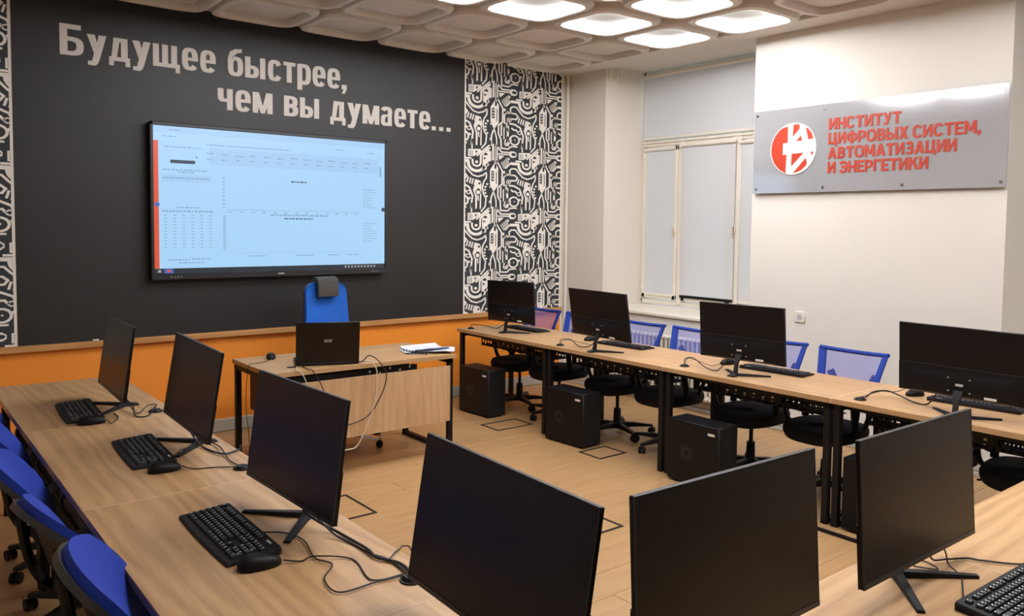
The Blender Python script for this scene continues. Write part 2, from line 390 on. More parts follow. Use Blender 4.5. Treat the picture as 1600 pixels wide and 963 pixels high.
wallpaper(-.47, .75, .33, .9-.592, 'black and white circuit-pattern wallpaper at the left edge, beside the black panel')

# ---------------------------------------------------------------- headline lettering on the black panel
def headline():
    ST, HT, X = .168, .135, .77       # stem, bar, x-height for cap height 1
    G = {}
    def g(c, w_, fn): G[c] = (w_, fn)
    def rect(m_, x0, y0, x1, y1): m_.add([(x0, y0, 0), (x1, y0, 0), (x1, y1, 0), (x0, y1, 0)], [(0, 1, 2, 3)])
    def poly(m_, pts): m_.add([(x, y, 0) for x, y in pts], [tuple(range(len(pts)))])
    def ring(m_, x0, y0, x1, y1, a0=0, a1=360, tx=ST, ty=HT, n=40, sq=2.9):
        cx, cy, hx, hy = (x0+x1)/2, (y0+y1)/2, (x1-x0)/2, (y1-y0)/2
        def pt(a, rx, ry):
            c, s_ = cos(a), sin(a); return (cx+rx*math.copysign(abs(c)**(2/sq), c), cy+ry*math.copysign(abs(s_)**(2/sq), s_), 0)
        vs = []
        for i in range(n+1):
            a = R(a0+(a1-a0)*i/n); vs += [pt(a, hx, hy), pt(a, hx-tx, hy-ty)]
        m_.add(vs, [(2*i, 2*i+2, 2*i+3, 2*i+1) for i in range(n)])
    def B_(m_): rect(m_, 0, 0, ST+.02, 1); rect(m_, 0, .84, .52, 1); ring(m_, -.15, 0, .58, .60, -92, 92, ST+.01, HT); rect(m_, .1, 0, .22, HT); rect(m_, .1, .60-HT, .22, .60)
    g('Б', .60, B_)
    def u_(m_):
        poly(m_, [(0, X), (.2, X), (.30, .22), (.22, .0)]); poly(m_, [(.49, X), (.30, X), (.12, -.10), (.20, -.24), (.26, -.18), (.30, -.08)])
        poly(m_, [(.02, -.23), (.20, -.24), (.30, -.08), (.20, -.09), (.02, -.10)])
    g('у', .49, u_)
    def d_(m_): rect(m_, .0, 0, .54, HT); rect(m_, 0, -.16, .12, 0); rect(m_, .42, -.16, .54, 0); poly(m_, [(.06, HT), (.20, HT), (.27, .64), (.27, X), (.12, X)]); rect(m_, .2, X-HT, .46, X); rect(m_, .31, HT, .48, X)
    g('д', .54, d_)
    def sch(m_): [rect(m_, x, 0, x+.165, X) for x in (0, .25, .50)]; rect(m_, 0, 0, .74, HT); rect(m_, .62, -.16, .74, 0)
    g('щ', .74, sch)
    def e_(m_): ring(m_, 0, -.01, .46, X+.01, 0, 325); rect(m_, .1, .33, .46, .33+HT*.85); rect(m_, .285, .33, .46, .42)
    g('е', .46, e_)
    def b2(m_): ring(m_, 0, -.01, .47, .70); poly(m_, [(0, .35), (.16, .5), (.20, .74), (.30, .84), (.43, .87), (.43, 1.0), (.22, .97), (.07, .86), (0, .62)])
    g('б', .47, b2)
    def y_(m_): rect(m_, 0, 0, ST, X); ring(m_, -.1, 0, .43, .46, -92, 92, .16, .12); rect(m_, .1, 0, .18, .12); rect(m_, .1, .34, .18, .46); rect(m_, .47, 0, .47+ST, X)
    g('ы', .66, y_)
    def s2(m_): ring(m_, 0, -.01, .45, X+.01, 28, 332)
    g('с', .45, s2)
    g('т', .40, lambda m_: (rect(m_, .105, 0, .105+ST, X), rect(m_, 0, X-HT, .40, X)))
    def p_(m_): rect(m_, 0, -.22, ST, X); ring(m_, -.02, -.01, .46, X+.01, -100, 100); rect(m_, .1, X-HT, .25, X+.01); rect(m_, .1, -.01, .25, HT)
    g('р', .46, p_)
    g(',', .20, lambda m_: poly(m_, [(0, .18), (.18, .18), (.18, .0), (.10, -.17), (0, -.17), (.07, .0), (0, .0)]))
    g('.', .17, lambda m_: rect(m_, 0, 0, .17, .17))
    def ch(m_): rect(m_, .27, 0, .27+ST, X); rect(m_, 0, .45, ST, X); poly(m_, [(0, .45), (.03, .34), (.10, .29), (.30, .29), (.30, .41), (.2, .41), (ST, .45)])
    g('ч', .455, ch)
    def m2(m_): rect(m_, 0, 0, .17, X); rect(m_, .45, 0, .62, X); poly(m_, [(.0, X), (.20, X), (.37, .0), (.25, 0)]); poly(m_, [(.62, X), (.42, X), (.25, 0), (.37, 0)])
    g('м', .62, m2)
    def v_(m_): rect(m_, 0, 0, ST, X); ring(m_, -.1, 0, .46, .44, -92, 92, .17, .12); ring(m_, -.1, .34, .44, X, -92, 92, .16, .12); [rect(m_, .1, a, .2, b) for a, b in ((0, .12), (.33, .45), (X-.12, X))]
    g('в', .46, v_)
    def a_(m_): rect(m_, .26, 0, .26+ST-.01, .62); ring(m_, 0, .25, .435, X+.01, 0, 160); ring(m_, 0, -.01, .36, .46, 60, 330, .16, .11)
    g('а', .45, a_)
    G['…'] = (.80, lambda m_: [rect(m_, x, 0, x+.17, .17) for x in (0, .31, .62)])
    lines = (('Будущее быстрее,', 1.024, 3.105, 2.698, .205), ('чем вы думаете…', 2.052, 4.130, 2.437, .205))
    for li, (txt, xa, xb, zb, cap) in enumerate(lines):
        adv = 0; pos = []
        for c in txt:
            if c == ' ': adv += .30; continue
            pos.append((c, adv)); adv += G[c][0]+.06
        tot = adv-.06; k = (xb-xa)/tot
        root = thing('wall_lettering', ('upper line of light grey Cyrillic lettering, "Будущее быстрее,"', 'lower line of light grey Cyrillic lettering, "чем вы думаете…"')[li], 'lettering', (xa, D-.012, zb), 0, 'lettering above the display')
        for c, x in pos:
            mb = MB(); G[c][1](mb); mb2 = MB()
            o = MB()
            for fi, (f, q) in enumerate(zip(mb.f, mb.m)):
                pts = [mb.v[i] for i in f]; nn = len(pts)
                o.add([(p.x*k, -.003-.00004*(fi % 29), p.y*cap) for p in pts]+[(p.x*k, .0, p.y*cap) for p in pts], [tuple(range(nn))]+[(i, (i+1) % nn, nn+(i+1) % nn, nn+i) for i in range(nn)])
            if c == '…':
                for dx in (0, .31, .62): MB().box(dx*k, (dx+.17)*k, -.0035, 0, 0, .17*cap).build('letter', LETW, root, (x*k, 0, 0))
            else: o.build('letter', LETW, root, (x*k, 0, 0))
headline()

# ---------------------------------------------------------------- text from Blender's own font
def text_mesh(body, offset=.0):
    c = bpy.data.curves.new('t', 'FONT'); c.body = body; c.size = 1; c.offset = offset; c.resolution_u = 3
    o = bpy.data.objects.new('t', c); COL.objects.link(o); bpy.context.view_layer.update()
    me = bpy.data.meshes.new_from_object(o.evaluated_get(bpy.context.evaluated_depsgraph_get()))
    bpy.data.objects.remove(o); bpy.data.curves.remove(c); return me
def text_part(name, body, m_, parent, M, width, height=None, offset=0.0, thick=.0):
    """flat lettering whose box is (width x height) from the local origin; M maps text x,y,z to the parent"""
    me = text_mesh(body, offset); xs = [v.co.x for v in me.vertices]; ys = [v.co.y for v in me.vertices]
    kx = width/(max(xs)-min(xs)); ky = kx if height is None else height/.75
    x0 = min(xs)
    if thick:
        bm = bmesh.new(); bm.from_mesh(me); g = bmesh.ops.extrude_face_region(bm, geom=bm.faces[:])
        bmesh.ops.translate(bm, vec=(0, 0, thick), verts=[v for v in g['geom'] if isinstance(v, bmesh.types.BMVert)])
        bm.to_mesh(me); bm.free()
    for v in me.vertices: v.co = M @ Vector(((v.co.x-x0)*kx, v.co.y*ky, v.co.z))
    me.materials.clear(); me.materials.append(m_)
    o = bpy.data.objects.new(name, me); COL.objects.link(o); o.parent = parent; return o
def facing(ox, oy, oz, xdir, nrm):
    x = Vector(xdir).normalized(); n = Vector(nrm).normalized(); y_ = n.cross(x)
    M = Matrix((x, y_, n)).transposed().to_4x4(); M.translation = (ox, oy, oz); return M

# ---------------------------------------------------------------- wall display
def display():
    k = .9845
    def X(x): return x*k
    def Z(z): return 1.6+(z-1.6)*k
    x0, x1, z0, z1 = X(1.579), X(3.489), Z(1.171), Z(2.311); yf = D*k
    t = thing('wall_display', 'large black-framed interactive display showing a light blue window', 'display', ((x0+x1)/2, D-.012, z0))
    ox, oz = (x0+x1)/2, z0; w2 = (x1-x0)/2; h = z1-z0; dy = yf-(D-.012)
    MB().box(-w2, w2, dy+.012, dy+.07, 0, h, .008).build('case', BPL, t)
    fr = MB(); f0, f1, f2 = .022, .026, .045
    fr.box(-w2, w2, dy, dy+.02, h-f1, h, .004).box(-w2, -w2+f0, dy, dy+.02, 0, h, .004).box(w2-f0, w2, dy, dy+.02, 0, h, .004).box(-w2, w2, dy-.004, dy+.02, 0, f2, .004)
    fr.build('bezel', BEZ, t)
    MB().box(-.35, .35, dy+.07, -.0, h*.3, h*.75).build('wall_bracket', BLACKM, t)
    s0, s1, q0, q1 = -w2+f0, w2-f0, f2, h-f1; sw, sh = s1-s0, q1-q0
    sc = MB().box(s0, s1, dy+.008, dy+.012, q0, q1).build('screen', SCB, t)
    mb = MB(); L = 0
    def q(u0, v0, u1, v1, mi, lay=0):   # u right 0..1, v down 0..1
        y_ = dy+.0075-.0004*lay
        mb.add([(s0+u0*sw, y_, q1-v0*sh), (s0+u1*sw, y_, q1-v0*sh), (s0+u1*sw, y_, q1-v1*sh), (s0+u0*sw, y_, q1-v1*sh)], [(0, 1, 2, 3)], mi)
    q(0, .965, 1, 1, 1); q(.0, .10, .018, .965, 0); q(0, .0, 1, .045, 3)
    q(.035, .968, .07, .998, 5, 1); q(.012, .974, .024, .992, 4, 1); q(.045, .975, .06, .992, 0, 2)
    rnd = random.Random(3)
    for i in range(10): q(.80+i*.016, .975, .807+i*.016, .99, 4, 1)
    def dashes(u0, u1, v, mi=2, th=.006, ln=.012):
        u = u0
        while u < u1:
            l = rnd.uniform(.4, 1.4)*ln; q(u, v, min(u+l, u1), v+th, mi, 1); u += l+.004
    q(.21, .13, .97, .245, 3); dashes(.2, .55, .105); dashes(.035, .09, .065); dashes(.06, .1, .02); dashes(.04, .18, .135)
    for i in range(13): dashes(.2+i*.058, .2+i*.058+.03, .165+.004*(i % 3)); dashes(.2+i*.058, .22+i*.058, .205)
    q(.062, .225, .155, .248, 6, 1); disc(mb, (0, 0), 0, 0) if 0 else None
    q(.158, .195, .163, .205, 6, 1); dashes(.035, .2, .29); dashes(.09, .15, .305); q(.03, .325, .22, .375, 3); dashes(.035, .21, .345)
    dashes(.08, .17, .545); dashes(.03, .225, .57, 2, .008)
    for r in range(11):
        for c in range(6): q(.037+c*.034, .60+r*.022, .047+c*.034, .604+r*.022, 2, 1)
    dashes(.05, .13, .905); dashes(.14, .21, .9); dashes(.09, .19, .925)
    dashes(.55, .62, .335, 6, .009); dashes(.46, .72, .585, 2, .009); dashes(.52, .65, .61, 6, .008)
    for r in range(9): q(.262, .33+r*.026, .27, .336+r*.026, 2, 1)
    for r in range(20): q(.262, .6+r*.0125, .274, .604+r*.0125, 2, 1)
    q(.275, .555, .88, .557, 2, 1); q(.275, .865, .88, .866, 2, 1); q(.29, .76, .85, .761, 3, 1)
    for c in range(13): dashes(.285+c*.047, .30+c*.047, .57)
    for c in (.385, .6, .73, .85): q(c, .40, c+.001, .55, 3, 1)
    for r in range(8): dashes(.89, .93+rnd.uniform(-.01, .03), .375+r*.02, 2, .004); dashes(.89, .93+rnd.uniform(0, .04), .64+r*.02, 2, .004)
    for r, (a, b_) in enumerate(((.37, .44), (.57, .65), (.72, .77), (.81, .87))): dashes(a, b_, .885)
    q(.975, .19, .981, .27, 2, 1); dashes(.76, .8, .075); dashes(.91, .95, .085)
    mb.build('screen_content', [SCO, SCD, SCT, SCT2, GREYP, SCI, SCN], sc)
    for sx, u in ((0, .012), (1, .992)):
        b_ = MB(); disc(b_, (0, 0), .017, 0, n=20)
        o = b_.build('round_button', SCI if not sx else SCN, sc, (s0+u*sw, dy+.006, q1-.53*sh), (R(90), 0, 0))
        MB().add([(-.006, -.008, .0005), (.008, 0, .0005), (-.006, .008, .0005)], [(0, 1, 2)]) 
    lm = MB()
    for i in range(4): lm.box(-w2+.13+i*.022, -w2+.137+i*.022, dy-.0045, dy-.004, .017, .024)
    lm.box(-.02, .03, dy-.0045, dy-.004, .02, .028)
    for i in range(4): lm.box(w2-.15+i*.02, w2-.144+i*.02, dy-.0045, dy-.004, .017, .023)
    lm.build('front_marks', GREYP, t)
display()

# ---------------------------------------------------------------- silver sign on the pier
def sign():
    ky = .994; yA, yB = 3.956*ky, 2.067*ky; zA, zB = 1.6+(1.8756-1.6)*ky, 1.6+(2.5301-1.6)*ky; xs = W-.035
    t = thing('institute_sign', 'silver panel sign with orange Cyrillic lettering, on the cream pier', 'sign', (W, (yA+yB)/2, zA))
    yc = (yA+yB)/2; hy = (yA-yB)/2; hh = zB-zA
    MB().box(-.037, -.033, -hy, hy, 0, hh, .001).build('sign_panel', SILVER, t)
    sm = MB().cyl((0, 0), .011, 0, .041, 14).cyl((0, 0), .006, .041, .044, 10)
    for y_ in (-hy+.03, -hy+.66, hy-.62, hy-.035):
        for z in (.035, hh-.035): sm.build('standoff_screw', CHROME, t, (0, y_, z), (0, R(-90), 0))
    def off(y, z): return (y*ky-yc, 1.6+(z-1.6)*ky-zA)
    T_, U_ = .215, .175
    def rc(m_, x0, y0, x1, y1): m_.append([(x0, y0), (x1, y0), (x1, y1), (x0, y1)])
    def rg(m_, x0, y0, x1, y1, a0=0, a1=360, tx=T_, ty=U_, n=30, q_=2.5):
        cx, cy, hx, hy_ = (x0+x1)/2, (y0+y1)/2, (x1-x0)/2, (y1-y0)/2
        def pt(a, rx, ry): c, s_ = cos(a), sin(a); return (cx+rx*math.copysign(abs(c)**(2/q_), c), cy+ry*math.copysign(abs(s_)**(2/q_), s_))
        for i in range(n):
            a, b = R(a0+(a1-a0)*i/n), R(a0+(a1-a0)*(i+1)/n); m_.append([pt(a, hx, hy_), pt(b, hx, hy_), pt(b, hx-tx, hy_-ty), pt(a, hx-tx, hy_-ty)])
    def mk(*ops):
        m_ = []
        for o_ in ops:
            if o_[0] == 'r': rc(m_, *o_[1:])
            elif o_[0] == 'g': rg(m_, *o_[1:])
            else: m_.append(list(o_[1:]))
        return m_
    GL = {'И': (.80, mk(('r', 0, 0, T_, 1), ('r', .80-T_, 0, .80, 1), ('p', (T_, .02), (T_, .36), (.80-T_, .98), (.80-T_, .64)))),
      'Н': (.80, mk(('r', 0, 0, T_, 1), ('r', .80-T_, 0, .80, 1), ('r', T_, .40, .56, .60))),
      'С': (.84, mk(('g', 0, -.02, .86, 1.02, 32, 328))), 'Т': (.78, mk(('r', .27, 0, .51, .81), ('r', 0, .80, .78, 1))),
      'У': (.80, mk(('p', (0, 1), (.25, 1), (.47, .45), (.36, .24)), ('p', (.80, 1), (.56, 1), (.26, .14), (.42, .0)), ('p', (.08, 0), (.42, 0), (.34, .19), (.08, .19)))),
      'Ц': (.88, mk(('r', 0, 0, T_, 1), ('r', .54, 0, .78, 1), ('r', 0, 0, .88, .20), ('r', .68, -.18, .88, .01))),
      'Ф': (1.06, mk(('r', .41, -.04, .65, 1.04), ('g', 0, .12, 1.06, .88, 0, 360, T_, .17))),
      'Р': (.74, mk(('r', 0, 0, T_, 1), ('g', -.2, .30, .74, 1, -90, 90, T_, .18), ('r', .2, .30, .30, .48), ('r', .2, .82, .30, 1))),
      'О': (.92, mk(('g', 0, -.02, .92, 1.02))),
      'В': (.78, mk(('r', 0, 0, T_, 1), ('g', -.2, 0, .78, .57, -90, 90, T_, .18), ('g', -.2, .44, .73, 1, -90, 90, .22, .17), ('r', .2, 0, .30, .18), ('r', .2, .42, .30, .58), ('r', .2, .83, .30, 1))),
      'Ы': (1.08, mk(('r', 0, 0, T_, 1), ('g', -.2, 0, .72, .62, -90, 90, T_, .18), ('r', .2, 0, .28, .18), ('r', .2, .44, .28, .62), ('r', .84, 0, 1.08, 1))),
      'Х': (.86, mk(('p', (0, 1), (.28, 1), (.86, 0), (.58, 0)), ('p', (.86, 1), (.58, 1), (0, 0), (.28, 0)))),
      'Е': (.68, mk(('r', 0, 0, T_, 1), ('r', .2, 0, .68, .19), ('r', .2, .41, .62, .59), ('r', .2, .81, .68, 1))),
      'М': (1.0, mk(('r', 0, 0, T_, 1), ('r', .76, 0, 1, 1), ('p', (.02, 1), (.26, 1), (.58, .20), (.42, .20)), ('p', (.98, 1), (.74, 1), (.42, .20), (.58, .20)))),
      'А': (.92, mk(('p', (.0, 0), (.26, 0), (.56, 1), (.34, 1)), ('p', (.92, 0), (.66, 0), (.36, 1), (.58, 1)), ('r', .22, .20, .70, .37))),
      'З': (.74, mk(('g', .02, -.02, .76, .58, -150, 95, .23, .18), ('g', .04, .42, .72, 1.02, -95, 150, .22, .18), ('r', .22, .41, .42, .58))),
      'Э': (.84, mk(('g', -.02, -.02, .84, 1.02, -148, 148), ('r', .24, .41, .66, .59))),
      'Г': (.64, mk(('r', 0, 0, T_, 1), ('r', .2, .80, .64, 1))),
      'К': (.82, mk(('r', 0, 0, T_, 1), ('p', (T_, .36), (T_, .66), (.54, 1), (.82, 1)), ('p', (.36, .62), (.52, .76) , (.84, 0), (.56, 0)))),
      ',': (.24, mk(('p', (0, .22), (.24, .22), (.24, .02), (.12, -.18), (0, -.18), (.06, 0), (0, 0))))}
    for i, (s_, ye, zb) in enumerate((('ИНСТИТУТ', 2.752, 2.336), ('ЦИФРОВЫХ СИСТЕМ,', 2.229, 2.228), ('АВТОМАТИЗАЦИИ', 2.375, 2.120), ('И ЭНЕРГЕТИКИ', 2.556, 2.013))):
        y0, z0 = off(3.296, zb); y1, _ = off(ye, zb); x = 0; pos = []
        for c in s_:
            if c == ' ': x += .30; continue
            pos.append((c, x)); x += GL[c][0]+.10
        k = (y0-y1)/(x-.10); hh_ = .084
        for c, px in pos:
            mb = MB()
            for fi, p in enumerate(GL[c][1]):
                nn = len(p); d_ = .0045+.00004*fi
                mb.add([(-.037, -qx*k, qz*hh_) for qx, qz in p]+[(-.037-d_, -qx*k, qz*hh_) for qx, qz in p], [tuple(range(nn, 2*nn))]+[(i_, (i_+1) % nn, nn+(i_+1) % nn, nn+i_) for i_ in range(nn)])
            mb.build('letter', REDT, t, (0, y0-px*k, z0))
    # round emblem
    cy, cz = off(3.592, 2.214); r = .198
    MM = facing(-.0375, cy, cz, (0, -1, 0), (-1, 0, 0))
    MB().cyl((0, 0), r, 0, .006, 48).build('emblem_disc', WHITET, t).matrix_local = MM
    e = bpy.data.objects[[o.name for o in t.children if o.name.startswith('emblem_disc')][0]]
    def cv(x, y): return ((x-447)/317*r, (465-y)/355*r)      # from picture units about the emblem centre
    shapes = [[(372, 150), (372, 378), (306, 378), (306, 540), (362, 540), (352, 800)]+[(447+305*cos(R(a)), 465+342*sin(R(a))) for a in range(112, 244, 6)],
              [(448, 135), (520, 132), (535, 170), (530, 200), (440, 300)], [(552, 290), (572, 362), (490, 362)],
              [(615, 180), (660, 215), (700, 270), (722, 345), (655, 350)], [(432, 532), (598, 528), (430, 705)],
              [(690, 522), (728, 522), (712, 578)], [(455, 800), (625, 600), (645, 660), (638, 700), (560, 770)]]
    mb = MB()
    for s in shapes:
        p = [cv(*q) for q in s]; n = len(p)
        mb.add([(x, y, .0062) for x, y in p]+[(x, y, .0075) for x, y in p], [tuple(range(n, 2*n))]+[(i, (i+1) % n, n+(i+1) % n, n+i) for i in range(n)])
    mb.build('emblem_shapes', REDT, e)
sign()
# socket on the pier
t = thing('wall_socket', 'white power socket on the cream pier under the sign', 'socket', (W, 3.49, .917))
MB().box(-.012, 0, -.043, .043, -.043, .043, .004).build('cover', WHITEP, t)
MB().cyl((0, 0), .021, 0, .003, 20).build('socket_face', GREYP, t, (-.0125, 0, 0), (0, R(-90), 0))
o = MB(); o.cyl((-.007, 0), .003, .003, .0036, 8).cyl((.007, 0), .003, .003, .0036, 8); o.build('pin_hole', BLACKM, t, (-.0125, 0, 0), (0, R(-90), R(90)))

# ---------------------------------------------------------------- windows
def window(n, y0, y1, detail=True):
    """y0<y1 in the niche; glazing plane at x=WR"""
    z0, z1 = .775, ZC
    t = bpy.data.objects.new('window_%d' % n, None); COL.objects.link(t); t.location = (WR, 0, 0); struct(t, 'tall cream-framed casement window with closed white roller blinds')
    ym1, ym2 = y0+(5.163-YN0)/(YN1-YN0)*(y1-y0), y0+(4.515-YN0)/(YN1-YN0)*(y1-y0)
    f = MB()
    f.box(-.0, .06, y0, y0+.05, .84, z1).box(-.0, .06, y1-.02, y1, .84, z1)
    f.box(-.004, .06, y0, y1, 2.395, 2.465, .006); f.box(-.022, .06, y0, y1, 2.425, 2.45, .005)
    f.box(-.0, .06, y0, y1, .82, .875, .005); f.box(0, .06, y0, y1, z1-.04, z1)
    f.box(-.012, .06, ym1-.03, ym1+.03, .84, 2.46, .005).box(-.012, .06, ym2-.045, ym2+.045, .84, 2.46, .005)
    f.build('window_frame', WHITEP, t)
    for a, b_ in ((y0+.05, ym2-.045), (ym2+.045, ym1-.03), (ym1+.03, y1-.02)):
        s = MB()
        s.box(-.02, .02, a+.006, a+.05, .885, 2.39, .005).box(-.02, .02, b_-.05, b_-.006, .885, 2.39, .005).box(-.02, .02, a+.006, b_-.006, .885, .93, .005).box(-.02, .02, a+.006, b_-.006, 2.345, 2.39, .005)
        sa = s.build('sash', WHITEP, t)
        MB().box(.0, .004, a+.05, b_-.05, .93, 2.345).build('pane', GLASS, sa)
    MB().box(.01, .014, y0+.05, y1-.02, 2.465, z1-.04).build('pane', GLASS, t)
    def blind(a, b_, za, zb, x=-.026, bar=WHITEP):
        bl = MB().box(x, x+.0015, a, b_, za, zb).build('roller_blind', BLIND, t)
        MB().tube([(x-.012, a-.01, zb+.005), (x-.012, b_+.01, zb+.005)], .016, 10).build('roller', WHITEP, bl)
        MB().box(x-.006, x+.006, a, b_, za-.018, za+.008, .003).build('bottom_bar', bar, bl)
    blind(ym1+.065, y1-.07, .93, 2.36); blind(ym2-.005, ym1-.035, .935, 2.375, -.034, BPL); blind(y0+.06, ym2-.06, .93, 2.36)
    blind(y0+.06, y1-.03, 2.48, 3.085, -.03)
    for y_ in (ym1+.05, ym2):
        h = MB().box(-.034, -.02, y_-.012, y_+.012, 1.545, 1.615, .003).build('handle_plate', WHITEP, t)
        MB().tube([(-.05, y_, 1.60), (-.05, y_, 1.55), (-.045, y_-.0, 1.50)], .007, 8, sub=3).build('handle', mat('aged_cream_handle', (206, 192, 164), .4), h)
    for y_, z in ((y1-.03, 2.30), (y1-.03, .97), (ym1-.03, 1.0)): MB().cyl((0, 0), .008, 0, .07, 8).build('hinge', WHITEP, t, (-.02, y_, z))
    s = slab('sill', 0, 0, 0, 0, 0, 0, WHITEP, parent=t) if 0 else None
    tr = slab('trim_%d' % (n+4), W-.03, WR, y0, y1, .782, .818, WHITEP, 'cream window sill of window %s' % ('beside the far corner', 'at the near end')[n-1], b=.01)
window(1, YN0, YN1); window(2, .30, 2.059)
# small pipe bends at the top of the niche reveal
o = MB().tube([(5.63, YN1-.02, 3.12), (5.61, YN1-.02, 3.05), (5.645, YN1-.025, 3.01), (5.69, YN1-.02, 3.03), (5.70, YN1-.02, 3.10)], .008, 8, sub=5).tube([(5.76, YN1-.015, 3.13), (5.76, YN1-.015, 3.03), (5.78, YN1-.015, 3.0)], .007, 8, sub=4)
tag(o.build('cable_loop', WHITEP), 'small painted cable loop at the top of the window niche reveal', 'cable')
# radiator
t = thing('radiator', 'cream sectional radiator under the window sill behind the chairs', 'radiator', (5.50, 4.85, 0))
sec = MB()
for x in (-.03, .03): sec.tube([(x, 0, .14), (x, 0, .62)], .013, 8)
sec.box(-.045, .045, -.024, .024, .60, .64, .012).box(-.045, .045, -.024, .024, .12, .16, .012)
sm = sec.mesh('radiator_section', RADI)
for i in range(-12, 13):
    o = bpy.data.objects.new('radiator_section', sm); COL.objects.link(o); o.parent = t; o.location = (0, i*.05, 0)
MB().tube([(0, .62, .14), (0, .75, .14), (0, .78, .1), (0, .78, 0)], .012, 8, sub=4).build('pipe', RADI, t)
for y_ in (-.4, .4): MB().box(.0, .07, y_-.01, y_+.01, .56, .59).build('bracket', RADI, t)

# ---------------------------------------------------------------- ceiling coffers and lights
def sq(h, z, n=5.0, k=40, b=1.0):
    out = []
    for i in range(k):
        a = 2*pi*(i+.5)/k; c, s_ = cos(a), sin(a)
        out.append((h*math.copysign(abs(c)**(2/n), c), h*math.copysign(abs(s_)**(2/n), s_), z))
    return out
PX, PY, CX0, CY0 = .668, .715, 4.255, 4.335
def coffer_meshes():
    rim = MB().loft([sq(.318, 0), sq(.322, -.045), sq(.312, -.062), sq(.272, -.066), sq(.262, -.055), sq(.258, -.028), sq(.255, -.002)], cap=False).mesh('coffer_rim', CEILR)
    p = MB().loft([sq(.252, -.006), sq(.25, -.016), sq(.243, -.021), sq(.12, -.027, 3.5), sq(.01, -.03, 2)], cap=True).mesh('coffer_panel', CEIL)
    g = MB().loft([sq(.2585, -.003), sq(.25, -.003)], cap=False).mesh('coffer_gap', mat('coffer_gap_dark', (92, 82, 72), .9))
    ring = MB().loft([sq(.262, -.058), sq(.258, -.04), sq(.232, -.024), sq(.228, -.018)], cap=False).mesh('diffuser_ring', LITR)
    pan = MB().loft([sq(.226, -.016), sq(.222, -.022), sq(.13, -.030, 4), sq(.01, -.034, 2)], cap=True).mesh('diffuser_panel', LITP)
    return rim, p, g, ring, pan
RIM, CP, CG, LR, LP_ = coffer_meshes()
litlab = {(-1, 0): 'lit ceiling light at the left end of the row nearer the display wall',
          (0, 0): 'lit square ceiling light in the middle of the row nearer the display wall', (1, 0): 'lit square ceiling light closest to the window niche',
          (0, 1): 'lit ceiling light cut by the top edge, in the second row', (1, 1): 'lit square ceiling light closest to the silver sign',
          (-2, 0): 'lit ceiling light of which only a sliver shows at the top edge'}
for i in range(-6, 2):
    for jj in range(-2, 11):
        x = CX0+i*PX; y = CY0-jj*PY
        if x < XL+.3 or y < YB+.3 or (x-0)**2+(y-0)**2 < 0: continue
        r = bpy.data.objects.new('coffer', RIM); COL.objects.link(r); r.parent = CE; r.location = (x, y, ZC)
        lit = (jj in (0, 1) and i >= -3) or (jj in (4, 5) and -4 <= i <= 0)  # near rows are out of view, added as lit for room illumination
        if not lit:
            for nm, me in (('coffer_panel', CP), ('coffer_gap', CG)):
                o = bpy.data.objects.new(nm, me); COL.objects.link(o); o.parent = r
        else:
            t = thing('ceiling_light', litlab.get((i, jj), 'unseen square ceiling light added to brighten the room, set in a rounded coffer'), 'light', (x, y, ZC), 0, 'coffer ceiling lights')
            for nm, me in (('diffuser_ring', LR), ('diffuser_panel', LP_)):
                o = bpy.data.objects.new(nm, me); COL.objects.link(o); o.parent = t
# flat border strip of the ceiling along the right wall
slab('trim_9', 5.31, W, YB, D, ZC-.03, ZC, CEIL, 'flat ceiling border along the right wall', b=.004)

